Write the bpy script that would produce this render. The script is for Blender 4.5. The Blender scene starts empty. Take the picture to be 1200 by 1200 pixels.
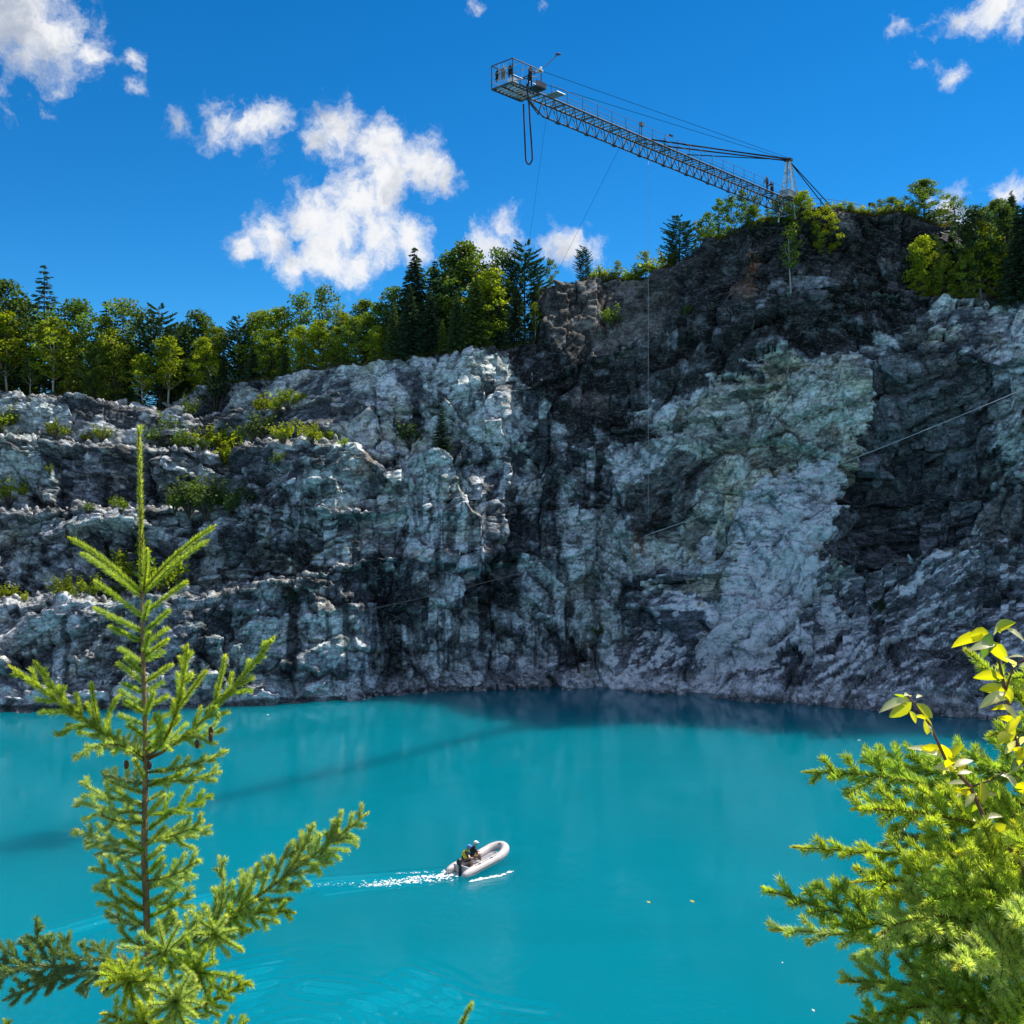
import bpy, math, random
import numpy as np
from mathutils import Vector, Matrix

random.seed(7)
S = bpy.context.scene
COL = S.collection
R = math.radians

# ------------------------------------------------------------------ camera, sky, sun, exposure
EYE = 20.0                     # eye height above the lake
FPX, CX, HY = 1230.0, 600.0, 580.0   # focal length, centre column and horizon row of the 1200 px photograph
cam = bpy.data.cameras.new('camera')
camo = bpy.data.objects.new('camera', cam); COL.objects.link(camo)
camo.location = (0, 0, EYE); camo.rotation_euler = (R(90), 0, 0)
cam.sensor_fit = 'HORIZONTAL'; cam.sensor_width = 36.0
cam.lens = 36.0 * FPX / 1200.0
cam.shift_y = -(600 - HY) / 1200.0
cam.clip_start = 0.05; cam.clip_end = 3000
S.camera = camo

SUN_AZ, SUN_EL = 54.0, 56.0    # degrees right of straight ahead, above the horizon
sdir = Vector((math.sin(R(SUN_AZ)) * math.cos(R(SUN_EL)), math.cos(R(SUN_AZ)) * math.cos(R(SUN_EL)), math.sin(R(SUN_EL))))
sun = bpy.data.lights.new('sun', 'SUN'); sun.energy = 4.2; sun.angle = R(0.5); sun.color = (1.0, 0.94, 0.84)
suno = bpy.data.objects.new('sun', sun); COL.objects.link(suno)
suno.rotation_euler = sdir.to_track_quat('Z', 'Y').to_euler()
suno.location = (40, 60, 120)

S.view_settings.view_transform = 'Standard'; S.view_settings.look = 'None'
S.view_settings.exposure = 0.68; S.view_settings.gamma = 1.0
S.view_settings.use_curve_mapping = False
S.render.engine = 'CYCLES'
S.cycles.max_bounces = 8; S.cycles.transparent_max_bounces = 8
S.cycles.use_denoising = True

class NT:
    """small helper for writing node trees"""
    def __init__(s, tree): s.t = tree
    def n(s, typ, ins=None, **kw):
        nd = s.t.nodes.new(typ)
        for k, v in kw.items(): setattr(nd, k, v)
        for k, v in (ins or {}).items():
            sk = nd.inputs[k]
            if isinstance(v, bpy.types.NodeSocket): s.t.links.new(v, sk)
            else: sk.default_value = v
        return nd
    def math(s, op, a, b=0.0, c=0.0, clamp=False):
        nd = s.t.nodes.new('ShaderNodeMath'); nd.operation = op; nd.use_clamp = clamp
        for i, v in enumerate((a, b, c)):
            if isinstance(v, bpy.types.NodeSocket): s.t.links.new(v, nd.inputs[i])
            else: nd.inputs[i].default_value = v
        return nd.outputs[0]
    def vmath(s, op, a, b=(0, 0, 0)):
        nd = s.t.nodes.new('ShaderNodeVectorMath'); nd.operation = op
        for i, v in enumerate((a, b)):
            if isinstance(v, bpy.types.NodeSocket): s.t.links.new(v, nd.inputs[i])
            else: nd.inputs[i].default_value = v
        return nd
    def ramp(s, f, a, b, lo=0.0, hi=1.0, smooth=True):
        nd = s.n('ShaderNodeMapRange', {0: f, 1: a, 2: b, 3: lo, 4: hi})
        nd.interpolation_type = 'SMOOTHSTEP' if smooth else 'LINEAR'
        return nd.outputs[0]
    def mix(s, f, a, b, blend='MIX'):
        nd = s.t.nodes.new('ShaderNodeMix'); nd.data_type = 'RGBA'; nd.blend_type = blend
        for sk, v in ((nd.inputs[0], f), (nd.inputs[6], a), (nd.inputs[7], b)):
            if isinstance(v, bpy.types.NodeSocket): s.t.links.new(v, sk)
            else: sk.default_value = v if not isinstance(v, tuple) or len(v) == 4 else (*v, 1)
        return nd.outputs[2]
    def noise(s, vec, scale, detail=4, rough=0.55, dist=0.0):
        nd = s.n('ShaderNodeTexNoise', {'Vector': vec, 'Scale': scale, 'Detail': detail, 'Roughness': rough, 'Distortion': dist})
        return nd
    def link(s, a, b): s.t.links.new(a, b)

# ---- sky: Nishita plus the clouds in view, with denser unseen ones added for fill
W = bpy.data.worlds.new('World'); S.world = W; W.use_nodes = True
wt = W.node_tree; wt.nodes.clear(); q = NT(wt)
sky = q.n('ShaderNodeTexSky', sky_type='NISHITA')
sky.sun_disc = False; sky.sun_elevation = R(SUN_EL); sky.sun_rotation = R(SUN_AZ)
sky.altitude = 3000; sky.air_density = 1.0; sky.dust_density = 0.0; sky.ozone_density = 4.0
hs = q.n('ShaderNodeHueSaturation', {'Hue': 0.497, 'Saturation': 1.33, 'Value': 1.0, 'Color': sky.outputs[0]})
skyc = q.mix(1.0, hs.outputs[0], (0.48, 0.80, 0.84), 'MULTIPLY')
bg = q.n('ShaderNodeBackground', {'Color': skyc, 'Strength': 0.115})
dirv = q.vmath('NORMALIZE', q.n('ShaderNodeTexCoord').outputs['Generated']).outputs[0]
wn = q.noise(dirv, 11.0, 6, 0.62)
warp = q.vmath('MULTIPLY_ADD', wn.outputs['Color'], (0.07, 0.07, 0.07)); warp.inputs[2].default_value = (-0.035, -0.035, -0.035)
d1 = q.vmath('ADD', dirv, warp.outputs[0]).outputs[0]
def skydir(px, py):
    return Vector(((px - CX) / FPX, 1.0, (HY - py) / FPX)).normalized()
CLOUDS = [  # heaps of vapour: column, row, radius (px), weight
    (10, 20, 75, 1.0), (60, 40, 48, .95), (105, 58, 32, .85), (152, 65, 20, .55), (155, 100, 20, .55), (-80, 10, 120, 1), (30, 70, 36, .8), 
    (207, 140, 20, .6), (262, 142, 32, .75), (290, 150, 28, .7), (325, 138, 27, .75), (318, 180, 22, .5),
    (400, 155, 46, .95), (440, 178, 50, 1.0), (490, 196, 44, .95), (527, 208, 26, .85), (372, 172, 26, .75), (455, 215, 40, .9),
    (420, 240, 44, .92), (362, 258, 44, .95), (320, 280, 44, .95), (275, 296, 26, .8), (385, 292, 46, .95), (440, 278, 44, .95), (480, 276, 34, .9), (345, 310, 30, .8), (410, 318, 26, .75), (452, 232, 36, .9), (400, 272, 36, .9), (415, 300, 30, .8),
    (600, 262, 30, .75), (575, 282, 36, .9), (548, 290, 26, .8), (655, 288, 34, .85), (690, 284, 28, .75), (640, 292, 26, .75),
    (1060, 36, 20, .5), (1094, 76, 18, .45), (1116, 90, 16, .45), (1076, 70, 13, .42), (1130, 18, 27, .65), (1165, 4, 34, .8), (1195, 16, 24, .65), (1100, 33, 18, .48),
    (1115, 245, 30, .85), (1140, 262, 30, .85), (1190, 228, 26, .7), (1095, 262, 22, .7), (620, 5, 14, .5), (560, 2, 14, .4)]
best = None
for px, py, r, wgt in CLOUDS:
    c = skydir(px, py)
    dd = q.vmath('DISTANCE', d1, tuple(c)).outputs['Value']
    v = q.math('MULTIPLY_ADD', dd, -wgt / (r * 1.13 / FPX), wgt)
    best = v if best is None else q.math('SMOOTH_MAX', best, v, 0.10)
# elsewhere on the dome unseen cumulus, denser than in view, added to whiten the fill
front = q.vmath('DOT_PRODUCT', dirv, (0, 1, 0.22)).outputs['Value']
gen = q.noise(dirv, 3.2, 3, 0.5).outputs['Fac']
gen = q.math('MULTIPLY_ADD', gen, 5.0, -2.35)
gen = q.math('SUBTRACT', gen, q.ramp(front, 0.70, 0.86, 0, 3))
best = q.math('MAXIMUM', best, gen)
fine = q.noise(d1, 34.0, 10, 0.66)
dens = q.math('ADD', best, q.math('MULTIPLY_ADD', fine.outputs['Fac'], 1.55, -0.87))
alpha = q.ramp(dens, 0.05, 0.72)
shade_n = q.noise(q.vmath('ADD', d1, (0.012, 0.0, 0.028)).outputs[0], 15.0, 8, 0.58).outputs['Fac']
lit = q.ramp(q.math('ADD', q.math('MULTIPLY', shade_n, 2.2), q.math('MULTIPLY', dens, -0.30)), 0.42, 1.02)
cc = q.mix(lit, (0.40, 0.46, 0.57), (0.88, 0.89, 0.91))
bgc = q.n('ShaderNodeBackground', {'Color': cc, 'Strength': 0.66})
ms = q.n('ShaderNodeMixShader', {0: alpha, 1: bg.outputs[0], 2: bgc.outputs[0]})
q.link(ms.outputs[0], q.n('ShaderNodeOutputWorld').inputs[0])

# ------------------------------------------------------------------ helpers
def at(px, py, Y):
    """world point seen at photo pixel (px, py) at distance Y straight ahead"""
    return Vector(((px - CX) / FPX * Y, Y, EYE - (py - HY) / FPX * Y))

def tag(o, label=None, cat=None, group=None, kind=None):
    if label: o['label'] = label
    if cat: o['category'] = cat
    if group: o['group'] = group
    if kind: o['kind'] = kind
    return o

def empty(name, loc, label=None, cat=None, group=None, rz=0.0):
    o = bpy.data.objects.new(name, None); COL.objects.link(o)
    o.location = loc; o.rotation_euler = (0, 0, rz); o.empty_display_size = 0.2
    return tag(o, label, cat, group)

def link(name, me, parent=None):
    o = bpy.data.objects.new(name, me); COL.objects.link(o)
    if parent is not None: o.parent = parent
    return o

def np_mesh(name, V, F, mats=(), smooth=False, midx=None):
    """mesh from vertex array and an (n,k) face array, or a list of such arrays"""
    me = bpy.data.meshes.new(name)
    Fs = F if isinstance(F, list) else [F]
    Fs = [np.asarray(f, dtype=np.int64) for f in Fs if len(f)]
    V = np.asarray(V, dtype=np.float64)
    me.vertices.add(len(V)); me.vertices.foreach_set('co', V.astype(np.float32).ravel())
    loops = np.concatenate([f.ravel() for f in Fs]); tot = np.concatenate([np.full(len(f), f.shape[1]) for f in Fs])
    st = np.concatenate([[0], np.cumsum(tot)[:-1]])
    me.loops.add(len(loops)); me.loops.foreach_set('vertex_index', loops.astype(np.int32))
    me.polygons.add(len(tot)); me.polygons.foreach_set('loop_start', st.astype(np.int32)); me.polygons.foreach_set('loop_total', tot.astype(np.int32))
    if smooth: me.polygons.foreach_set('use_smooth', np.ones(len(tot), dtype=bool))
    if midx is not None: me.polygons.foreach_set('material_index', np.asarray(midx, dtype=np.int32))
    for m in mats: me.materials.append(m)
    me.update(calc_edges=True); me.validate()
    return me

def set_col(me, name, rgb):
    a = me.attributes.new(name, 'FLOAT_COLOR', 'POINT')
    c = np.ones((len(rgb), 4), dtype=np.float32); c[:, :3] = rgb
    a.data.foreach_set('color', c.ravel())

class MB:
    """collects boxes, bars, tubes ... and links them as ONE mesh object"""
    def __init__(s): s.v = []; s.f = []
    def add(s, vs, fs):
        b = len(s.v); s.v += [tuple(v) for v in vs]; s.f += [tuple(i + b for i in f) for f in fs]; return s
    def box(s, c, sz, rot=None):
        c = Vector(c); hx, hy, hz = (x / 2 for x in sz)
        vs = [Vector((x, y, z)) for x in (-hx, hx) for y in (-hy, hy) for z in (-hz, hz)]
        if rot is not None: vs = [rot @ v for v in vs]
        return s.add([c + v for v in vs], [(0, 1, 3, 2), (4, 6, 7, 5), (0, 4, 5, 1), (2, 3, 7, 6), (0, 2, 6, 4), (1, 5, 7, 3)])
    def tube(s, pts, rad, n=6, caps=True):
        pts = [Vector(p) for p in pts]; k = len(pts)
        rads = rad if hasattr(rad, '__len__') else [rad] * k
        b = len(s.v); up = None
        for i, p in enumerate(pts):
            d = (pts[min(i + 1, k - 1)] - pts[max(i - 1, 0)])
            d = d.normalized() if d.length > 1e-9 else Vector((0, 0, 1))
            if up is None:
                up = Vector((0, 0, 1)) if abs(d.z) < 0.9 else Vector((1, 0, 0))
            a = d.cross(up)
            a = a.normalized() if a.length > 1e-6 else d.orthogonal().normalized()
            u = a.cross(d).normalized(); up = u
            for j in range(n):
                t = 2 * math.pi * j / n
                s.v.append(tuple(p + (a * math.cos(t) + u * math.sin(t)) * rads[i]))
        for i in range(k - 1):
            for j in range(n):
                j2 = (j + 1) % n
                s.f.append((b + i * n + j, b + i * n + j2, b + (i + 1) * n + j2, b + (i + 1) * n + j))
        if caps:
            s.f.append(tuple(b + j for j in range(n))[::-1]); s.f.append(tuple(b + (k - 1) * n + j for j in range(n)))
        return s
    def ball(s, c, r, nu=10, nv=7, sc=(1, 1, 1), rot=None):
        b = len(s.v); c = Vector(c)
        for i in range(nv + 1):
            th = math.pi * i / nv
            for j in range(nu):
                ph = 2 * math.pi * j / nu
                v = Vector((math.sin(th) * math.cos(ph) * sc[0], math.sin(th) * math.sin(ph) * sc[1], math.cos(th) * sc[2])) * r
                if rot is not None: v = rot @ v
                s.v.append(tuple(c + v))
        for i in range(nv):
            for j in range(nu):
                j2 = (j + 1) % nu
                s.f.append((b + i * nu + j, b + (i + 1) * nu + j, b + (i + 1) * nu + j2, b + i * nu + j2))
        return s
    def build(s, name, m, parent=None, smooth=False):
        me = bpy.data.meshes.new(name); me.from_pydata(s.v, [], s.f)
        if smooth: me.polygons.foreach_set('use_smooth', [True] * len(me.polygons))
        me.materials.append(m); me.update()
        return link(name, me, parent)

def mat(name, col, rough=0.6, metal=0.0, vary=0.15, scale=6.0, bump=0.0, spec=0.5, bscale=None):
    """procedural paint / fabric / metal: base colour with a little wear from noise"""
    m = bpy.data.materials.new(name); m.use_nodes = True
    p = NT(m.node_tree); b = m.node_tree.nodes['Principled BSDF']
    co = p.n('ShaderNodeTexCoord').outputs['Object']
    nz = p.noise(co, scale, 5, 0.6).outputs['Fac']
    f = p.ramp(nz, 0.3, 0.7, 1 - vary, 1 + vary)
    c = p.vmath('SCALE', (*col,)); p.link(f, c.inputs['Scale'])
    p.link(c.outputs[0], b.inputs['Base Color'])
    b.inputs['Roughness'].default_value = rough; b.inputs['Metallic'].default_value = metal
    b.inputs['Specular IOR Level'].default_value = spec
    if bump:
        bn = p.n('ShaderNodeBump', {'Strength': bump, 'Distance': 0.02, 'Height': p.noise(co, bscale or scale * 4, 4, 0.6).outputs['Fac']})
        p.link(bn.outputs[0], b.inputs['Normal'])
    return m

# ---- noise in numpy
def _hash(x, y, s):
    h = (x.astype(np.int64) * 374761393 + y.astype(np.int64) * 668265263 + s * 974711) & 0xffffffff
    h = ((h ^ (h >> 13)) * 1274126177) & 0xffffffff
    h = ((h ^ (h >> 15)) * 2246822519) & 0xffffffff
    return ((h ^ (h >> 16)) & 0xffffff) / float(0x1000000)
def vnoise(x, y, s):
    xi, yi = np.floor(x), np.floor(y); fx, fy = x - xi, y - yi
    fx = fx * fx * fx * (fx * (fx * 6 - 15) + 10); fy = fy * fy * fy * (fy * (fy * 6 - 15) + 10)
    a, b = _hash(xi, yi, s), _hash(xi + 1, yi, s); c, d = _hash(xi, yi + 1, s), _hash(xi + 1, yi + 1, s)
    return (a * (1 - fx) + b * fx) * (1 - fy) + (c * (1 - fx) + d * fx) * fy
def fbm(x, y, s, o=4, g=0.5):
    t = 0; a = 1; n = 0
    for i in range(o):
        t = t + a * vnoise(x, y, s + i * 17); n += a; a *= g; x = x * 2.03 + 5.1; y = y * 2.03 + 9.7
    return t / n
def voro(x, y, s):
    """cell facets: distance to the nearest border, three random numbers per cell, offset from the cell's seed"""
    xi, yi = np.floor(x), np.floor(y)
    f1 = np.full(x.shape, 1e9); f2 = np.full(x.shape, 1e9); dx1 = np.zeros(x.shape); dy1 = np.zeros(x.shape); cx = xi.copy(); cy = yi.copy()
    for i in (-1, 0, 1):
        for j in (-1, 0, 1):
            gx, gy = xi + i, yi + j
            dx = x - gx - _hash(gx, gy, s); dy = y - gy - _hash(gx, gy, s + 1)
            d = dx * dx + dy * dy
            m = d < f1
            f2 = np.where(m, f1, np.minimum(f2, d)); f1 = np.where(m, d, f1)
            dx1 = np.where(m, dx, dx1); dy1 = np.where(m, dy, dy1); cx = np.where(m, gx, cx); cy = np.where(m, gy, cy)
    return np.sqrt(f2) - np.sqrt(f1), _hash(cx, cy, s + 2), _hash(cx, cy, s + 3), _hash(cx, cy, s + 4), dx1, dy1
def sstep(x, a, b):
    t = np.clip((x - a) / (b - a), 0, 1); return t * t * (3 - 2 * t)

def blocks(x, y, s):
    """irregular courses of blocks between straight joints: border distance, three random numbers, offset from the block's middle"""
    r = np.floor(y); w = .65 + 1.3 * _hash(r, r * 0 + 3, s); xx = x / w + 9 * _hash(r, r * 0 + 5, s); c = np.floor(xx); fx_, fy_ = xx - c, y - r
    e = np.minimum(np.minimum(fx_, 1 - fx_) * w, np.minimum(fy_, 1 - fy_))
    return e, _hash(c, r, s + 2), _hash(c, r, s + 3), _hash(c, r, s + 4), (fx_ - .5) * w, fy_ - .5
# ------------------------------------------------------------------ the quarry cliff (one sheet: wall, benches, plateau)
# per column: water row, then (row, distance[, depth of the bench behind]) of shelf, four bench edges and the brink
CT = {
 0:   (832, (800, 98.5), (710, 101, 5), (602, 109, 4), (512, 116, 5), (467, 124, 3), (463, 127.5)),
 60:  (832, (800, 98.5), (706, 101, 5), (600, 109, 4), (518, 116, 5), (468, 124.5, 3), (464, 128)),
 130: (831, (798, 98.5), (704, 101.5, 5), (598, 109.5, 4.5), (526, 116, 6), (476, 125, 3), (472, 128.5)),
 190: (830, (797, 99), (700, 102, 5), (598, 110, 5), (530, 116, 6), (484, 125, 3), (481, 128.5)),
 205: (829, (797, 99), (700, 102, 5), (598, 110, 5), (531, 116, 8), (494, 127, 4), (487, 132)),
 217: (829, (796, 99.5), (699, 102, 5), (598, 110, 5), (532, 116, 7), (489, 124, 6), (462, 132)),
 255: (828, (795, 100), (697, 103, 4), (598, 110.5, 6), (534, 116, 7), (487, 124, 4), (453, 130)),
 266: (828, (795, 100), (694, 103.5, 4), (598, 110.5, 8), (538, 121, 3), (487, 125.5, 3), (450, 130)),
 278: (827, (795, 100.5), (690, 104, 3), (602, 107, 1.5), (531, 112, 7), (480, 123, 4), (448, 130)),
 330: (824, (792, 101.5), (680, 104.5, 2), (598, 107.2, .4), (518, 110, 6), (478, 119.5, 3), (442, 126)),
 385: (821, (790, 102.5), (672, 105, 1), (598, 107.2, .3), (520, 110, 5), (462, 118, 2), (431, 123.5)),
 425: (818, (788, 104), (660, 106, .5), (598, 108, .3), (528, 111, 3.5), (470, 116, .8), (424, 121.5)),
 452: (816, (787, 105), (655, 107, .5), (600, 109, .3), (552, 111, 2), (480, 115, .5), (420, 120)),
 520: (811, (786, 106), (650, 108, .4), (590, 110, .4), (525, 112.5, 2), (470, 115, .4), (414, 119)),
 600: (809, (785, 107.5), (660, 110, .25), (590, 112, .25), (520, 114, .25), (460, 116, .25), (405, 119.5)),
 628: (809, (783, 107.8), (660, 110.5, .25), (590, 112.5, .25), (515, 114.5, .25), (450, 116.3, .25), (396, 120)),
 645: (809, (782, 108), (660, 110.8, .25), (590, 113, .25), (510, 115, .25), (440, 116.5, .25), (345, 124)),
 700: (810, (780, 108), (660, 111, .25), (590, 113.5, .25), (500, 115.5, .25), (420, 118, .25), (331, 125)),
 760: (813, (770, 107), (690, 109.5, .25), (610, 112, .25), (500, 114, .25), (400, 116.5, .25), (327, 124)),
 800: (815, (760, 106), (690, 108, .25), (600, 110.5, .25), (490, 112.5, .25), (385, 115.5, .25), (310, 121)),
 832: (817, (750, 105), (670, 107.5, .25), (580, 110, .25), (470, 112, .25), (368, 114.5, .25), (284, 119)),
 880: (821, (740, 104), (650, 106.5, .25), (560, 108.5, .25), (450, 110.2, .25), (350, 111.8, .25), (263, 113.5)),
 940: (826, (730, 102.5), (640, 105, .25), (560, 107, .25), (440, 109, .25), (350, 110.4, .25), (254, 112.2)),
 1010: (832, (740, 100.5), (655, 104, 1.6), (580, 107.8, .25), (430, 107.5, .25), (350, 109, .25), (248, 112)),
 1060: (837, (745, 98.5), (650, 101.5, 5), (580, 108, .25), (412, 105, .25), (345, 107.5, .25), (252, 111)),
 1130: (842, (745, 96.5), (640, 100, 4.5), (570, 105.5, .25), (420, 104, .25), (352, 106.5, 1.5), (268, 115)),
 1200: (850, (750, 94.5), (640, 98.5, 2), (560, 102, .25), (420, 102, .25), (352, 105, 1.5), (266, 114)),
}
def col_profile(c):
    w, sh, b1, b2, b3, b4, tp = c
    zz = lambda py, Y: EYE - (py - HY) / FPX * Y
    Yw = EYE * FPX / (w - HY)
    p = [(Yw - 1.5, -3.0), (Yw, 0.0), (sh[1], zz(*sh))]
    for (py, Y, dep) in (b1, b2, b3, b4):
        z = zz(py, Y); p += [(Y, z), (Y + dep, z + 0.06 * dep)]
    z = zz(*tp); p += [(tp[1], z), (tp[1] + 6, z + 0.4), (tp[1] + 45, z + 3.0), (430, z + 12)]
    return np.array(p)
keys = sorted(CT); prof = [col_profile(CT[k]) for k in keys]
def scaled(p, f): o = p.copy(); o[:, 0] *= f; o[-1, 0] = 430; return o
keys = [-1100, -500, -200] + keys + [1420, 1750, 2300]
prof = [scaled(prof[0], .62), scaled(prof[0], .85), scaled(prof[0], .97)] + prof + [scaled(prof[-1], .93), scaled(prof[-1], .80), scaled(prof[-1], .58)]
PROF = np.array(prof); KEYS = np.array(keys, float)          # (n, 14, 2)
colpx = np.concatenate([np.arange(-1100, -60, 9.0), np.arange(-60, 1262, 1.3), np.arange(1262, 2300, 9.0)])
def prof_at(px):
    px = np.atleast_1d(np.asarray(px, float)); out = np.zeros((len(px), PROF.shape[1], 2))
    for o, wt_ in ((-7, .25), (0, .5), (7, .25)):
        for i in range(PROF.shape[1]):
            for j in range(2): out[:, i, j] += wt_ * np.interp(px + o, KEYS, PROF[:, i, j])
    return out
SEG = [5, 34, 74, 16, 78, 14, 78, 16, 56, 14, 66, 14, 10, 8]
NPTS = PROF.shape[1]
tt = np.concatenate([np.linspace(i, i + 1, SEG[i], endpoint=False) for i in range(NPTS - 1)] + [[NPTS - 1.0]])
PC = prof_at(colpx)
for k_ in (2, 3, 5, 7, 9, 11):      # brinks of the benches wander in and out
    dy_ = (fbm(colpx * .022, colpx * 0 + k_ * 7.7, 51, 4, .6) - .5) * (3.6 if k_ > 2 else 1.2); dz_ = (fbm(colpx * .030, colpx * 0 + k_ * 5.3, 57, 4, .6) - .5) * (1.5 if k_ > 2 else .8)
    for kk in ((k_, k_ + 1) if k_ in (3, 5, 7, 9) else (k_, 12) if k_ == 11 else (k_,)):
        PC[:, kk, 0] += dy_ * .6; PC[:, kk, 1] += dz_
i0 = np.minimum(np.floor(tt).astype(int), NPTS - 2); fr = tt - i0
YZ = PC[:, i0, :] * (1 - fr)[None, :, None] + PC[:, i0 + 1, :] * fr[None, :, None]   # (ncol, nt, 2)
# round the profile slightly
for _ in range(2):
    YZ[:, 1:-1] = 0.25 * YZ[:, :-2] + 0.5 * YZ[:, 1:-1] + 0.25 * YZ[:, 2:]
A = ((colpx - CX) / FPX)[:, None]
P = np.stack([A * YZ[..., 0], YZ[..., 0], YZ[..., 1]], -1)
# arc lengths along and up the wall
sX = np.concatenate([[0], np.cumsum(np.linalg.norm(np.diff(P[:, 150, :2], axis=0), axis=1))])[:, None] * np.ones((1, len(tt)))
sT = np.concatenate([np.zeros((len(colpx), 1)), np.cumsum(np.linalg.norm(np.diff(YZ, axis=1), axis=2), axis=1)], 1)
sT = np.minimum(sT, 140) + 0.0
PX = colpx[:, None] * np.ones((1, len(tt))); PY = HY - (P[..., 2] - EYE) * FPX / P[..., 1]
du = np.gradient(P, axis=0); dv = np.gradient(P, axis=1)
Nn = np.cross(du, dv); Nn /= np.linalg.norm(Nn, axis=2, keepdims=True) + 1e-9
if Nn[len(colpx) // 2, 100, 1] > 0: Nn = -Nn
flat = np.clip(Nn[..., 2], 0, 1)
Zb = P[..., 2]
# smooth normals a little so that ledge edges do not split
for _ in range(3):
    Nn[1:-1, 1:-1] = (Nn[1:-1, 1:-1] * 2 + Nn[:-2, 1:-1] + Nn[2:, 1:-1] + Nn[1:-1, :-2] + Nn[1:-1, 2:]) / 6
Nn /= np.linalg.norm(Nn, axis=2, keepdims=True) + 1e-9
wx = (fbm(sX * .09, sT * .09, 3) - .5) * 5; wy = (fbm(sX * .09 + 40, sT * .09, 5) - .5) * 5
fx = (fbm(sX * .9, sT * .9, 13, 3) - .5) * .35; fy = (fbm(sX * .9 + 40, sT * .9, 15, 3) - .5) * .35
# three families of joints: flat-lying on the left-hand benches, upright in the middle, dipping over the right-hand slab
right = sstep(PX, 690, 800); mid = sstep(PX, 370, 450) * (1 - right); left = 1 - right - mid
disp = (fbm(sX * .055, sT * .055, 31) - .5) * 3.0
tone_r = np.zeros_like(sX); edge = np.ones_like(sX)
for wgt_f, ang, asp, sd in ((left, .10, 1.35, 101), (mid, .16, .76, 501), (right, .55, 1.55, 901)):
    U = sX * math.cos(ang) + sT * math.sin(ang); V = -sX * math.sin(ang) + sT * math.cos(ang)
    dk_ = np.zeros_like(sX); tk = np.zeros_like(sX); ek = np.ones_like(sX)
    e, r1, r2, r3, dx, dy = voro((U + wx) / (8.5 * asp), (V + wy) * asp / 8.5, sd)
    dk_ += (r1 - .5) * 2.0 + ((r2 - .5) * dx + (r3 - .5) * dy) * 3.4 - .5 * (1 - sstep(e, 0, .09)); tk += .40 * (r2 * .6 + r1 * .4 - .5)
    th = (r2 - .5) * 1.1; U2 = U * np.cos(th) + V * np.sin(th) + r1 * 90; V2 = -U * np.sin(th) + V * np.cos(th) + r3 * 90     # each great block has its own joint directions
    rough = .22 + .75 * sstep(fbm(sX * .12 + sd, sT * .12, 77, 3), .38, .62) * (.4 + .6 * r1)     # some faces broke clean, some shattered
    for k, (fn, sz, amp, tilt, crack, sk) in enumerate(((blocks, 3.6, 1.15, 1.35, .35, .35), (voro, 2.3, .60, .95, .22, 0), (blocks, 1.35, .42, .60, .16, -.5), (voro, .85, .22, .34, .07, 0), (blocks, .50, .12, .20, .04, .4))):
        e, r1, r2, r3, dx, dy = fn((U2 + sk * V2 + fx * sz) / (sz * asp), (V2 + fy * sz) * asp / sz, sd + 5 + k * 11)
        q_ = 1.0 if k < 1 else rough; dk_ += ((r1 - .5) * amp + ((r2 - .5) * dx + (r3 - .5) * dy) * tilt * 2) * q_ - crack * (.4 + .6 * q_) * (1 - sstep(e, 0, .07))
        tk += (.70, .75, .75, .55, .45)[k] * (r2 * .6 + r1 * .4 - .5)
        ek *= 1 - (.30, .32, .34, .25, .2)[k] * (1 - sstep(e, 0, .075))
    disp += wgt_f * dk_; tone_r += wgt_f * tk; edge = edge * (1 - wgt_f) + ek * wgt_f
disp += (fbm(sX * 2.2, sT * 2.2, 71, 3) - .5) * .12
fade = np.ones_like(tt); fade[tt >= 11.2] = .25; fade[tt >= 12] = 0.3
disp *= (1 - .85 * sstep(flat, .35, .8)) * fade[None, :]
disp *= 1 - .35 * sstep(PY, 790, 835)
# rubble on the benches
disp += sstep(flat, .5, .9) * np.clip(fbm(sX * 1.1, sT * 1.1, 91, 3) - .45, 0, 1) * 1.1 * (tt < 11)[None, :]
# a ramp of rock leaning on the lowest left bench, painted sunlit below
ramp_d = np.abs((PY - 757) + (PX - 0) * 0.62); rampm = (1 - sstep(ramp_d, 7, 19)) * (1 - sstep(PX, 72, 92)) * (PY < 790) * (PY > 704)
disp += rampm * 1.2
# overhang under which the dark recess lies, right
def poly_mask(x, y, pts):
    ins = np.zeros(x.shape, bool); n = len(pts)
    for i in range(n):
        x1, y1 = pts[i]; x2, y2 = pts[(i + 1) % n]
        c = ((y1 > y) != (y2 > y)) & (x < (x2 - x1) * (y - y1) / (y2 - y1 + 1e-9) + x1)
        ins ^= c
    return ins
jx = PX + (fbm(sX * .35, sT * .35, 201, 5, .6) - .5) * 70; jy = PY + (fbm(sX * .35 + 9, sT * .35, 205, 5, .6) - .5) * 70
jx2 = PX + (fbm(sX * .9, sT * .9, 211, 4, .6) - .5) * 30; jy2 = PY + (fbm(sX * .9 + 9, sT * .9, 215, 4, .6) - .5) * 30
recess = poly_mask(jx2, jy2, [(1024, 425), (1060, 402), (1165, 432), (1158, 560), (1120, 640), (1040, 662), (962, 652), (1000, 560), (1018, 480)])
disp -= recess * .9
P2 = P + Nn * disp[..., None]
P2[:, 0] = P[:, 0]
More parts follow.
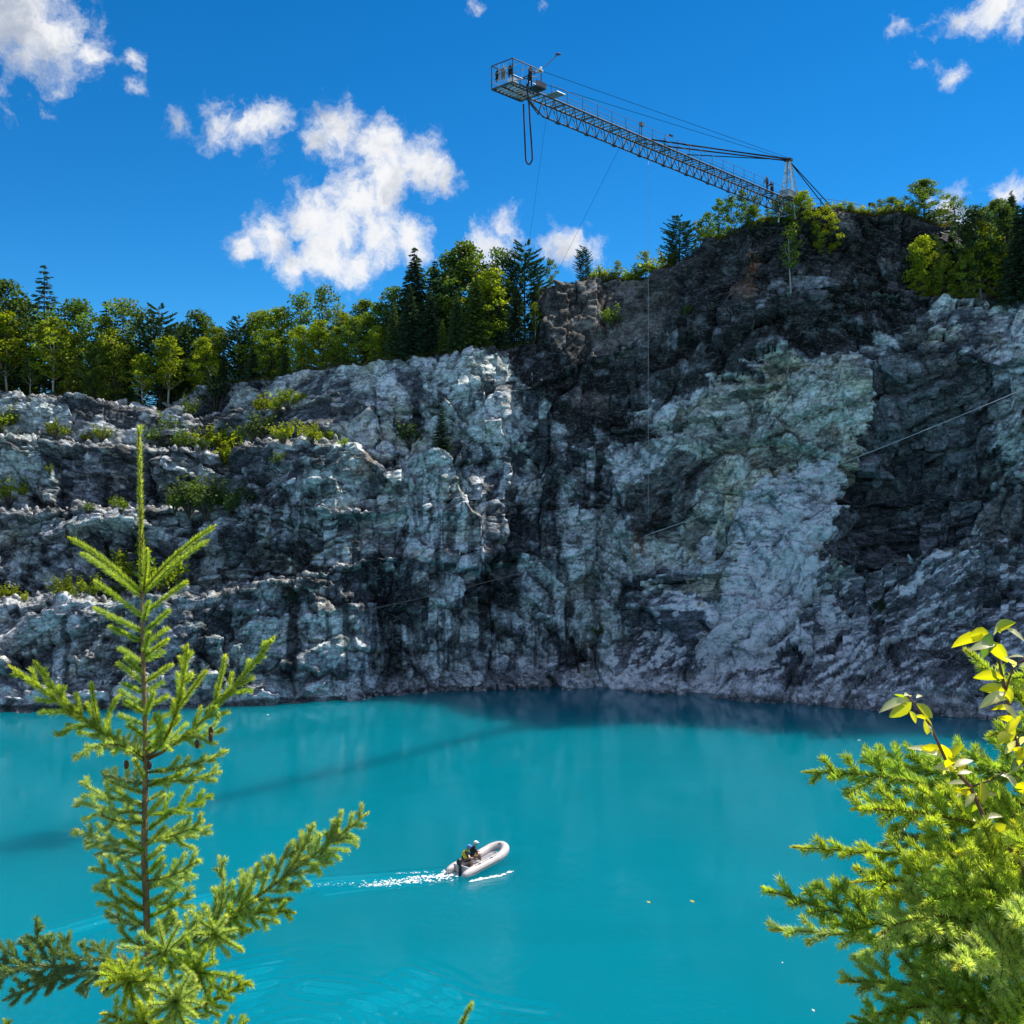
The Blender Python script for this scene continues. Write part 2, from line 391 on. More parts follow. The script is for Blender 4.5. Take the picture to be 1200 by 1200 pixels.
# ---- rock colours: geology, darker block borders, sunlit paleness on the ramp
def C(*c): return np.array(c)
L = sstep(.5 + tone_r * .85 + (fbm(sX * .22, sT * .22, 301) - .5) * 1.0, .14, .88)[..., None]
streak = fbm(sX * 1.1, sT * .09, 321, 4, .6)
tone = C(.050, .056, .066) * (1 - L) + C(.56, .59, .61) * L
greenish = sstep(fbm(sX * .16, sT * .2, 341), .48, .66)[..., None]
tone = tone * (1 - greenish * .25 * C(.40, .10, .35))
tan = sstep(fbm(sX * .3, sT * .4, 345), .58, .72)[..., None] * .5
tone = tone * (1 - tan * C(0., .14, .38))
# black water seeps
seep = np.zeros_like(sX)
for (sx, y0, y1, w_) in ((452, 630, 800, 34), (590, 590, 725, 26), (405, 640, 760, 12), (515, 560, 700, 13), (345, 700, 800, 14), (560, 640, 760, 14), (640, 430, 600, 18), (690, 520, 640, 20), (225, 600, 690, 14), (300, 560, 640, 9), (1150, 430, 540, 10)):
    g = (1 - sstep(np.abs(jx2 - sx), w_ * .6, w_ * 1.3)) * sstep(PY, y0 - 20, y0 + 15) * (1 - sstep(PY, y1 - 25, y1 + 20))
    seep = np.maximum(seep, g * sstep(streak, .34, .56))
seep = np.maximum(seep, .8 * sstep(streak, .58, .68) * (1 - right) * sstep(PY, 530, 600))
tone = tone * (1 - .86 * seep[..., None])
# pale marble face, right of centre: greenish and tan above, white in the middle, broken fragments below
pale = poly_mask(jx, jy, [(835, 445), (900, 418), (1005, 420), (1018, 480), (1000, 560), (960, 650), (930, 720), (850, 720), (800, 700), (850, 640), (770, 650), (760, 600), (830, 560), (790, 520)])
pl = sstep(.55 + tone_r * .75 + (fbm(sX * .5, sT * .5, 351) - .5) * 1.0, .05, .95)[..., None]
core = poly_mask(jx2, jy2, [(925, 545), (985, 535), (998, 580), (962, 650), (950, 700), (900, 780), (830, 800), (815, 760), (845, 700), (866, 640), (850, 612), (880, 572)])
tanp = sstep(fbm(sX * .25, sT * .25, 353), .42, .60)[..., None]
upc = C(.13, .14, .12) * (1 - pl) + (C(.52, .56, .50) * (1 - tanp) + C(.50, .47, .36) * tanp) * pl
palec = np.where(core[..., None], C(.42, .44, .46) * (1 - pl) + C(.80, .82, .84) * pl, upc)
frag = poly_mask(jx, jy, [(800, 690), (960, 640), (965, 700), (950, 800), (760, 815), (740, 790)])
fragc = np.where(sstep(tone_r + (fbm(sX * .3, sT * .3, 357) - .5) * 1.2, -.12, .22)[..., None] > .5, C(.62, .64, .67), C(.11, .12, .14)) * (.75 + .5 * L)
tone = np.where(frag[..., None], fragc, tone)
tone = np.where((pale | core)[..., None], palec, tone)
pale2 = poly_mask(jx2, jy2, [(655, 600), (720, 590), (735, 640), (725, 700), (690, 740), (655, 700)]) | poly_mask(jx2, jy2, [(1165, 480), (1215, 440), (1215, 560), (1175, 560)]) | poly_mask(jx2, jy2, [(765, 500), (830, 470), (840, 540), (780, 550)]) | poly_mask(jx2, jy2, [(415, 600), (470, 590), (460, 640), (425, 650)])
tone = np.where(pale2[..., None], tone * .4 + (C(.2, .22, .2) * (1 - pl) + C(.5, .53, .5) * pl) * .6, tone)
# lower right slab: dark schist with white veins
slab = poly_mask(jx, jy, [(690, 830), (760, 730), (850, 790), (930, 770), (960, 660), (1230, 640), (1230, 870), (690, 860)])
vein = sstep(fbm(U * .45, V * 2.2, 361, 5, .62), .52, .62)[..., None]
slabc = C(.115, .12, .13) * (1 - vein) + C(.66, .67, .69) * vein
slabc = slabc * (.45 + .9 * L)
tone = np.where((slab & ~pale & ~core & ~(frag & (PY < 780)))[..., None], slabc, tone)
# darker tone over the recess
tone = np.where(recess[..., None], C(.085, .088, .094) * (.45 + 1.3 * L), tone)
dk = poly_mask(jx2, jy2, [(730, 575), (800, 530), (835, 540), (800, 610), (740, 640)]) | poly_mask(jx2, jy2, [(1130, 570), (1215, 560), (1215, 640), (1150, 640)])
tone = np.where(dk[..., None], C(.080, .078, .075) * (.45 + 1.4 * L), tone)
# dark overburden under the brink on the right
brk = np.interp(jx, [560, 600, 640, 700, 760, 830, 880, 960, 1030, 1100, 1200, 1300], [405, 428, 470, 520, 492, 445, 418, 402, 398, 352, 340, 335])
ob = (jy < brk) & (PX > 520)
obn = sstep(fbm(sX * .8, sT * .8, 371, 5, .6), .58, .70)[..., None] * sstep(PY, 270, 330)[..., None]
obc = (C(.026, .025, .026) * (.35 + 1.4 * L)) * (1 - obn) + C(.15, .155, .17) * obn * (.3 + L)
tone = np.where(ob[..., None], obc, tone)
left_ob = poly_mask(jx2, jy2, [(640, 345), (760, 322), (800, 310), (790, 380), (700, 420), (640, 400)])
tone = np.where(left_ob[..., None], tone * .5 + C(.075, .066, .055) * (.4 + 1.2 * L) * .9, tone)
def stain(cx, cy, rx, ry, c, s=.8):
    global tone
    g = (s * (1 - sstep(np.hypot((jx2 - cx) / rx, (jy2 - cy) / ry), .5, 1.1)))[..., None]
    tone = tone * (1 - g) + C(*c) * g * (.5 + L)
stain(878, 318, 10, 34, (.13, .062, .03)); stain(872, 342, 20, 14, (.10, .05, .035), .6)
stain(685, 470, 26, 14, (.24, .17, .17), .7); stain(745, 640, 10, 16, (.22, .12, .06), .7); stain(862, 600, 8, 8, (.3, .17, .06), .7)
stain(950, 340, 28, 16, (.2, .21, .23), .6); stain(990, 262, 14, 12, (.16, .16, .15), .5); stain(1040, 300, 18, 14, (.2, .2, .2), .5)
stain(330, 470, 12, 12, (.4, .43, .43), .7); stain(430, 545, 14, 16, (.34, .28, .20), .7); stain(230, 500, 20, 12, (.26, .26, .28), .8)
stain(1090, 395, 24, 12, (.30, .31, .26), .5); stain(1165, 395, 16, 14, (.26, .24, .19), .6); stain(905, 455, 16, 26, (.42, .36, .24), .5)
# bare stone tops and dust on the benches, forest floor on the plateau
dust = sstep(flat, .55, .9)[..., None] * (tt < 11)[None, :, None]
dust = dust * sstep(fbm(sX * .7, sT * .9, 381, 4, .6), .35, .62)[..., None]
tone = tone * (1 - dust * .6) + C(.26, .25, .22) * dust * .6 * (.5 + .7 * L)
tone = np.where(rampm[..., None] > .3, C(.62, .62, .62) * (.75 + .4 * L), tone)  # the ramp's sunlit brightness is put into its tone
grime = sstep(PY, 700, 712)[..., None] * 0
soil = sstep(tt, 11.05, 11.5)[None, :, None]
tone = tone * (1 - soil) + C(.045, .042, .022) * soil
tone = tone * edge[..., None]  # darker along the borders between blocks
lb = (1 - sstep(PX, 260, 440))[..., None]; tone = tone * (1 - lb * C(.32, .31, .30))      # the benches on the left are a darker stone
# the waterline: a pale bleached band with a dark wet foot
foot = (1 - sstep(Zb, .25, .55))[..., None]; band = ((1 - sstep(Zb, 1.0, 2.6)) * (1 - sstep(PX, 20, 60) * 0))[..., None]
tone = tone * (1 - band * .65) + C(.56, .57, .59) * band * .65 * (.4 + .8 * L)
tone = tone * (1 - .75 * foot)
# material
m_rock = bpy.data.materials.new('quarry_rock'); m_rock.use_nodes = True
p = NT(m_rock.node_tree); b = m_rock.node_tree.nodes['Principled BSDF']
co = p.n('ShaderNodeTexCoord').outputs['Object']
at_ = p.n('ShaderNodeAttribute', attribute_name='tone')
n1 = p.noise(co, 1.3, 9, .68, .6).outputs['Fac']; n2 = p.noise(co, 5.0, 6, .7).outputs['Fac']
wv = p.vmath('ADD', co, p.vmath('SCALE', p.noise(co, .9, 3).outputs['Color']).outputs[0])
mpv = p.n('ShaderNodeMapping', {'Vector': co, 'Rotation': (.35, .5, .25), 'Scale': (1.0, 1.0, 1.8)}).outputs[0]
def ridge(scale, det, w_, dist):
    """thin fracture lines where a noise field crosses its middle"""
    v = p.noise(mpv, scale, det, .55, dist).outputs['Fac']
    return p.ramp(p.math('ABSOLUTE', p.math('SUBTRACT', v, .5)), 0.0, w_, 0, 1)
crk = p.math('MULTIPLY', ridge(.55, 4, .022, .3), p.math('MULTIPLY_ADD', ridge(1.5, 3, .035, .2), .6, .4))
vn = p.math('SUBTRACT', 1.0, ridge(.8, 5, .016, .6))
mp2 = p.n('ShaderNodeMapping', {'Vector': co, 'Rotation': (.2, -.45, .1), 'Scale': (.8, 1.0, 2.6)}).outputs[0]
va = p.n('ShaderNodeTexVoronoi', {'Vector': mp2, 'Scale': 1.5}, distance='CHEBYCHEV'); ca = p.n('ShaderNodeSeparateColor', {0: va.outputs['Color']}).outputs[0]
f1 = p.ramp(n1, .32, .68, .55, 1.45); f2 = p.math('MULTIPLY', p.ramp(ca, .1, .9, .74, 1.26), p.ramp(n2, .3, .7, .8, 1.2))
ff = p.math('MULTIPLY', p.math('MULTIPLY', f1, f2), p.math('MULTIPLY_ADD', crk, .62, .38))
cs = p.vmath('SCALE', at_.outputs['Color']); p.link(p.math('MULTIPLY', ff, 1.55), cs.inputs['Scale'])
p.link(p.mix(p.math('MULTIPLY', vn, .35), p.vmath('MINIMUM', cs.outputs[0], (.86, .86, .86)).outputs[0], (.55, .55, .54)), b.inputs['Base Color'])
hgt = p.math('ADD', p.math('MULTIPLY', n1, .6), p.math('ADD', p.math('MULTIPLY', ca, .35), p.math('MULTIPLY', crk, .35)))
bn = p.n('ShaderNodeBump', {'Strength': .6, 'Distance': .2, 'Height': hgt})
p.link(bn.outputs[0], b.inputs['Normal'])
b.inputs['Roughness'].default_value = .78; b.inputs['Specular IOR Level'].default_value = .35
nc, nt_ = len(colpx), len(tt)
idx = np.arange(nc * nt_).reshape(nc, nt_)
quads = np.stack([idx[:-1, :-1], idx[1:, :-1], idx[1:, 1:], idx[:-1, 1:]], -1).reshape(-1, 4)
me = np_mesh('quarry_cliff', P2.reshape(-1, 3), quads, [m_rock], smooth=False)
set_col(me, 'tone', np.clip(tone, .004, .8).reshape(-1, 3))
cliff = link('quarry_cliff', me); tag(cliff, 'grey blasted rock wall with stepped benches rising from the turquoise lake', kind='structure')

def on_cliff(px, t):
    """surface point of the finished cliff: photo column px, profile station t (11 = brink, 4 / 6 / 8 / 10 = back of a bench)"""
    i = int(np.argmin(np.abs(colpx - px))); j = int(np.argmin(np.abs(tt - t)))
    return Vector(P2[i, j])
def seen_cliff(px, py):
    """nearest station of the finished wall that shows at photo pixel (px, py)"""
    i = int(np.argmin(np.abs(colpx - px)))
    pyy = HY - (P2[i, :, 2] - EYE) * FPX / P2[i, :, 1]
    j = int(np.argmin(np.abs(pyy[:451] - py)))
    return Vector(P2[i, j])

# ------------------------------------------------------------------ the lake
BOAT = Vector((-2.02, 56.2, 0)); BDIR = Vector((2.6, 3.1, 0)).normalized()
gx = np.concatenate([np.linspace(-260, -45, 30), np.arange(-44, -27, .6), np.arange(-27, 10, .11), np.arange(10, 46, .6), np.linspace(46, 260, 30)])
gy = np.concatenate([np.linspace(-60, 30, 12), np.arange(31, 38.5, .6), np.arange(38.5, 61, .10), np.arange(61, 112, .6), np.linspace(113, 160, 8)])
GX, GY = np.meshgrid(gx, gy, indexing='ij')
hz = np.zeros_like(GX)
def rings(cx, cy, lam, amp, r0, r1, a0, a1, fall=2.0):
    """a train of wake rings around (cx, cy), between two radii and two bearings"""
    global hz
    dx, dy = GX - cx, (GY - cy); r = np.hypot(dx, dy); an = np.degrees(np.arctan2(dy, dx))
    n = (fbm(GX * .5, GY * .5, 401, 3) - .5)
    env = sstep(r, r0 - fall, r0 + fall) * (1 - sstep(r, r1 - fall, r1 + fall)) * sstep(an, a0 - 12, a0 + 12) * (1 - sstep(an, a1 - 12, a1 + 12))
    brk_ = sstep(fbm(GX * .35, GY * .7, 407, 3), .36, .6)
    hz += amp * env * brk_ * np.sin(2 * np.pi * r / lam + n * 2.2)
# old turning circle in the lower left, and the stern wave curving back along the boat's path
ctr = at(330, 1200, 1); 
def wpt(px, py): Y = EYE * FPX / (py - HY); return at(px, py, Y)
c1 = wpt(345, 1215)
rings(c1.x, c1.y, .66, .062, 1.0, 7.0, -30, 140, 1.2)
rings(c1.x - .5, c1.y - 1, 1.1, .030, 3.0, 8.5, 0, 120, 1.5)
def wave_line(pts, lam, amp, wid):
    global hz
    pts = [wpt(*p_) for p_ in pts]; d = np.full(GX.shape, 1e9); al = np.zeros(GX.shape); run = 0
    for a, b_ in zip(pts[:-1], pts[1:]):
        vx, vy = b_.x - a.x, b_.y - a.y; l2 = vx * vx + vy * vy
        t = np.clip(((GX - a.x) * vx + (GY - a.y) * vy) / l2, 0, 1)
        dd = (GX - a.x - t * vx) * (-vy) / math.sqrt(l2) + (GY - a.y - t * vy) * vx / math.sqrt(l2)
        dist = np.hypot(GX - a.x - t * vx, GY - a.y - t * vy)
        d = np.where(dist < np.abs(d), np.sign(dd) * dist, d)
    hz += amp * np.exp(-(d / wid) ** 2) * np.cos(2 * np.pi * d / lam + (fbm(GX * .4, GY * .4, 421, 3) - .5) * 2)
wave_line([(516, 1024), (440, 1030), (380, 1034), (300, 1042), (220, 1058), (130, 1076), (40, 1102), (-40, 1130)], .75, .11, .75)
wave_line([(500, 1035), (440, 1040), (380, 1048)], .5, .05, .5)
wave_line([(470, 1146), (520, 1158), (560, 1172), (640, 1185)], .8, .06, .6)
wave_line([(560, 1190), (480, 1180), (420, 1165), (360, 1158)], .6, .07, .8)
hz += (fbm(GX * .9, GY * .9, 431, 3) - .5) * .012
VW = np.stack([GX, GY, hz], -1).reshape(-1, 3)
iw = np.arange(GX.size).reshape(GX.shape)
qw = np.stack([iw[:-1, :-1], iw[1:, :-1], iw[1:, 1:], iw[:-1, 1:]], -1).reshape(-1, 4)
m_water = bpy.data.materials.new('turquoise_water'); m_water.use_nodes = True
p = NT(m_water.node_tree); b = m_water.node_tree.nodes['Principled BSDF']
co = p.n('ShaderNodeTexCoord').outputs['Object']
mp = p.n('ShaderNodeMapping', {'Vector': co, 'Scale': (.55, 1.0, 1)}).outputs[0]
w1 = p.noise(mp, 1.6, 4, .55, .3).outputs['Fac']; w2 = p.noise(mp, .22, 3, .5).outputs['Fac']
gust = p.ramp(p.noise(co, .07, 3, .5).outputs['Fac'], .42, .62, .15, 1.0)
w3 = p.noise(mp, 5.5, 3, .55, .2).outputs['Fac']
bn = p.n('ShaderNodeBump', {'Strength': .55, 'Distance': .06, 'Height': p.math('MULTIPLY', p.math('MULTIPLY_ADD', w3, .35, w1), gust)})
p.link(bn.outputs[0], b.inputs['Normal'])
silt = p.ramp(p.noise(co, .05, 4, .6, .8).outputs['Fac'], .35, .68)
p.link(p.mix(silt, (0.001, .160, .216), (0.001, .177, .240)), b.inputs['Base Color'])
b.inputs['Subsurface Weight'].default_value = 1.0; b.inputs['Subsurface Radius'].default_value = (.6, 1.0, 1.0); b.inputs['Subsurface Scale'].default_value = 14.0; b.subsurface_method = 'BURLEY'
b.inputs['Roughness'].default_value = .07; b.inputs['IOR'].default_value = 1.333
me = np_mesh('lake', VW, qw, [m_water], smooth=True)
lake = link('lake', me); tag(lake, 'still turquoise quarry lake with wake ripples at lower left', kind='structure')
# ------------------------------------------------------------------ vegetation on the clifftop and the ledges
def leaf_material(name, trans=.45, gloss=.25):
    """leaf: reflects and lets light through; colour from the object's own colour, varied leaf by leaf"""
    m = bpy.data.materials.new(name); m.use_nodes = True
    t = m.node_tree; t.nodes.clear(); p = NT(t)
    oi = p.n('ShaderNodeObjectInfo'); v = p.n('ShaderNodeAttribute', attribute_name='var')
    c = p.mix(1.0, oi.outputs['Color'], v.outputs['Color'], 'MULTIPLY')
    tc = p.mix(1.0, c, (1.30, 1.35, .40), 'MULTIPLY')
    d = p.n('ShaderNodeBsdfDiffuse', {'Color': c}); tr = p.n('ShaderNodeBsdfTranslucent', {'Color': tc})
    mx = p.n('ShaderNodeMixShader', {0: trans, 1: d.outputs[0], 2: tr.outputs[0]})
    g = p.n('ShaderNodeBsdfGlossy', {'Color': (.5, .5, .5, 1), 'Roughness': .45})
    mx2 = p.n('ShaderNodeMixShader', {0: gloss * .12, 1: mx.outputs[0], 2: g.outputs[0]})
    p.link(mx2.outputs[0], p.n('ShaderNodeOutputMaterial').inputs[0])
    return m
m_leaf = leaf_material('tree_leaves', .5); m_needle = leaf_material('tree_needles', .25)
m_bark = mat('bark_grey_brown', (.11, .09, .07), .9, vary=.4, scale=3, bump=.4)
m_birch = mat('bark_pale', (.42, .39, .34), .8, vary=.3, scale=4, bump=.2)

def quads_at(c, size, rng, aspect=.6, axis=None, flatb=0.0):
    """one rhombic leaf per centre; axis gives the long direction where wanted"""
    n = len(c)
    a = rng.normal(size=(n, 3)) if axis is None else axis + rng.normal(size=(n, 3)) * .25
    a /= np.linalg.norm(a, axis=1, keepdims=True)
    b = rng.normal(size=(n, 3)); b[:, 2] *= (1 - flatb)
    b -= a * (a * b).sum(1, keepdims=True); b /= np.linalg.norm(b, axis=1, keepdims=True) + 1e-9
    s = (np.ones(n) * size * rng.uniform(.6, 1.3, n))[:, None]
    V = np.stack([c - a * s * .5, c + b * s * aspect * .5, c + a * s * .5, c - b * s * aspect * .5], 1).reshape(-1, 3)
    return V, np.arange(4 * n).reshape(n, 4)
def crown_mesh(name, V, F, var, m):
    me = np_mesh(name, V, F, [m]); set_col(me, 'var', np.repeat(var, 4, axis=0)); return me
def tube_mesh(name, mbs, m):
    me = bpy.data.meshes.new(name); me.from_pydata(mbs.v, [], mbs.f); me.materials.append(m); me.polygons.foreach_set('use_smooth', [True] * len(me.polygons)); me.update(); return me
def vary(rng, n, amt=.35, hue=.12):
    v = rng.uniform(1 - amt, 1 + amt, n)[:, None] * np.ones((1, 3)); v[:, 0] *= rng.uniform(1 - hue, 1 + hue * 1.6, n); return v

def broadleaf(seed, w=.30, low=.30, nclump=30, leaf=.030, per=95, bark=None, top=1.0):
    """unit-height broadleaved tree: trunk with limbs, and a crown of leaf clumps with gaps"""
    rng = np.random.default_rng(seed); mb = MB()
    lean = rng.normal(size=2) * .02
    tr = [Vector((lean[0] * z * 2 + .008 * math.sin(z * 9 + seed), lean[1] * z * 2, z)) for z in np.linspace(-.02, .93, 9)]
    mb.tube(tr, list(np.linspace(.0135, .003, 9)), 6)
    cs, Vs, Fs, vs, off = [], [], [], [], 0
    for i in range(nclump):
        z = low + (1 - low) * ((i + rng.uniform(0, 1)) / nclump) ** .9
        prof_ = math.sin(math.pi * min(1, ((z - low) / (1.04 - low)) ** .75 * .93 + .09)) ** .7
        az = i * 2.4 + rng.uniform(-.5, .5); rr = w * prof_ * rng.uniform(.45, 1.05)
        zb = max(low * .7, z - rr * rng.uniform(.5, 1.0)); k = min(8, max(0, int((zb + .02) / .95 * 8)))
        a = tr[k]; e = Vector((math.cos(az) * rr, math.sin(az) * rr, min(z, .97)))
        mid_ = a.lerp(e, .55) + Vector((0, 0, -.02))
        mb.tube([a, mid_, e], [.0055, .0035, .0015], 4)
        for (cc, cr) in ((e, rng.uniform(.055, .095)), (mid_ + Vector((0, 0, .02)), rng.uniform(.035, .06))):
            n = int(per * (cr / .075) ** 2); d = rng.normal(size=(n, 3)); d /= np.linalg.norm(d, axis=1, keepdims=True)
            pts = np.array(cc) + d * (rng.uniform(.25, 1, n) ** .6)[:, None] * cr * np.array([1.15, 1.15, .75]) + rng.normal(size=(n, 3)) * .006
            V, F = quads_at(pts, leaf, rng, .7, None, .3); Vs.append(V); Fs.append(F + off); off += len(V)
            vs.append(vary(rng, n) * rng.uniform(.75, 1.25))
    return tube_mesh('trunk', mb, bark or m_bark), crown_mesh('crown', np.concatenate(Vs), np.concatenate(Fs), np.concatenate(vs), m_leaf)

def conifer(seed, w=.20, low=.10, step=.026, nb=6, droop=.25, dens=1.0, pine=False):
    rng = np.random.default_rng(seed); mb = MB()
    mb.tube([Vector((0, 0, z)) for z in np.linspace(-.02, .985, 7)], list(np.linspace(.014, .0015, 7)), 6)
    Vs, Fs, vs, off = [], [], [], 0
    z = low; wi = 0
    while z < .985:
        f = (1 - z) / (1 - low)
        L0 = w * (f ** .85 if not pine else (math.sin(math.pi * min(1, f * .62 + .12)) ** 1.0)) + .012
        for j in range(nb if f > .15 else 4):
            az = wi * 1.1 + j * 2 * math.pi / nb + rng.uniform(-.3, .3); L_ = L0 * rng.uniform(.62, 1.12)
            tip = Vector((math.cos(az) * L_, math.sin(az) * L_, (-droop * L_ if not pine else .30 * L_) + rng.uniform(-.01, .01)))
            base = Vector((0, 0, z)); midp = base + tip * .5 + Vector((0, 0, .05 * L_ if not pine else -.04 * L_))
            end = base + tip + Vector((0, 0, .10 * L_))
            if L_ > .05: mb.tube([base, midp, end], [.003, .002, .0008], 3, False)
            n = max(5, int(L_ * (230 if not pine else 170) * dens)); u = rng.uniform(.12 if not pine else .35, 1, n)
            pts = np.array(base)[None] * ((1 - u) ** 2)[:, None] + 2 * (u * (1 - u))[:, None] * np.array(midp) + (u ** 2)[:, None] * np.array(end)
            side = np.array([-math.sin(az), math.cos(az), 0.0])
            wd = (.30 * L_ * (1.1 - u) * rng.uniform(-1, 1, n))
            pts = pts + side * wd[:, None]; pts[:, 2] -= np.abs(wd) * .25 + rng.uniform(0, .012, n)
            ax = np.array([math.cos(az), math.sin(az), -.25 if not pine else .5]) + side * np.sign(wd)[:, None] * .7
            V, F = quads_at(pts, .036 if not pine else .042, rng, .30 if not pine else .26, ax, .2)
            Vs.append(V); Fs.append(F + off); off += len(V); vs.append(vary(rng, n, .3, .08) * (.75 + .5 * u)[:, None])
        z += step * (1.0 if not pine else 2.1) * rng.uniform(.8, 1.2); wi += 1
    return tube_mesh('trunk', mb, m_bark), crown_mesh('crown', np.concatenate(Vs), np.concatenate(Fs), np.concatenate(vs), m_needle)

def bush(seed, n=9, leaf=.085):
    """unit-size shrub, about as wide as tall: stems from one root and leaves round their ends"""
    rng = np.random.default_rng(seed); mb = MB(); Vs, Fs, vs, off = [], [], [], 0
    for i in range(n):
        az = i * 2.4; r = rng.uniform(.12, .48); h = rng.uniform(.45, 1.0) * (1 - r * .5)
        e = Vector((math.cos(az) * r, math.sin(az) * r, h))
        mb.tube([Vector((0, 0, -.1)), e * .5 + Vector((0, 0, .05)), e], [.022, .014, .006], 4)
        m_ = int(rng.uniform(45, 85)); d = rng.normal(size=(m_, 3)); d /= np.linalg.norm(d, axis=1, keepdims=True)
        pts = np.array(e) * rng.uniform(.55, 1.02, m_)[:, None] + d * (rng.uniform(0, 1, m_) ** .5)[:, None] * .15
        V, F = quads_at(pts, leaf, rng, .6, None, .2); Vs.append(V); Fs.append(F + off); off += len(V); vs.append(vary(rng, m_, .4) * rng.uniform(.8, 1.2))
    return tube_mesh('stem', mb, m_bark), crown_mesh('foliage', np.concatenate(Vs), np.concatenate(Fs), np.concatenate(vs), m_leaf)

PROTO = {
 'leafy': [broadleaf(11, .33, .10, 40), broadleaf(12, .30, .08, 40), broadleaf(13, .36, .14, 42), broadleaf(14, .28, .06, 38)],
 'aspen': [broadleaf(21, .20, .36, 26, .034, 80, m_birch), broadleaf(22, .18, .42, 22, .034, 80, m_birch), broadleaf(23, .23, .30, 26, .032, 85, m_birch)],
 'open': [broadleaf(31, .26, .45, 17, .030, 75), broadleaf(32, .22, .40, 15, .030, 70)],
 'slim': [broadleaf(41, .15, .30, 15, .040, 50, m_birch), broadleaf(42, .18, .35, 13, .042, 48, m_birch)],
 'spruce': [conifer(51, .25, .05, .024, 7, .25, 1.3), conifer(52, .28, .04, .025, 7, .25, 1.3), conifer(53, .21, .05, .026, 7, .25, 1.2)],
 'gaunt': [conifer(55, .24, .12, .036, 5, .10, .8)],
 'pine': [conifer(61, .25, .18, .020, 7, 0, 1.7, True), conifer(62, .29, .10, .021, 7, 0, 1.8, True)],
 'bush': [bush(71), bush(72, 7), bush(73, 11)],
}
KIND = {'leafy': 'broadleaf_tree', 'aspen': 'aspen_tree', 'open': 'broadleaf_tree', 'slim': 'young_tree', 'spruce': 'spruce_tree', 'gaunt': 'spruce_tree', 'pine': 'pine_tree', 'bush': 'shrub'}
CAT = {'bush': 'shrub'}
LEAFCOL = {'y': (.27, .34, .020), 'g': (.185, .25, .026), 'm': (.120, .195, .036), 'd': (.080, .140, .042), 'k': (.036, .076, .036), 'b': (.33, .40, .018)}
cnt = {}
def plant(kind, base, h, colr, label, group, wide=1.0):
    i = cnt.get(kind, 0); cnt[kind] = i + 1
    tm, cm = PROTO[kind][i % len(PROTO[kind])]
    o = empty(KIND[kind], base, label, CAT.get(kind, 'tree'), group, rz=random.uniform(0, 6.28))
    o.scale = (h * wide, h * wide, h)
    a = link(tm.name.split('.')[0], tm, o); c = link(cm.name.split('.')[0], cm, o)
    k = LEAFCOL[colr]; v = random.uniform(.88, 1.14)
    c.color = (k[0] * v * random.uniform(.92, 1.1), k[1] * v, k[2] * v, 1)
    return o
def tree_top(kind, px, t, toppy, colr, label, group='trees of the clifftop forest', wide=1.0):
    """a tree on the plateau: station t behind the brink, its tip at photo row toppy"""
    bse = on_cliff(px, t); h = EYE - (toppy - HY) / FPX * bse.y - bse.z + .25
    return plant(kind, bse - Vector((0, 0, .25)), max(h, .8), colr, label, group, wide * (1.2 if kind in ('leafy', 'aspen') else 1.0))
def plant_at(kind, px, py, hpx, colr, label, group, wide=1.0):
    bse = seen_cliff(px, py); h = hpx / FPX * bse.y
    return plant(kind, bse + Vector((0, -.15, -.06 * h)), h * (1.35 if kind == 'bush' else 1.1), colr, label, group, wide)

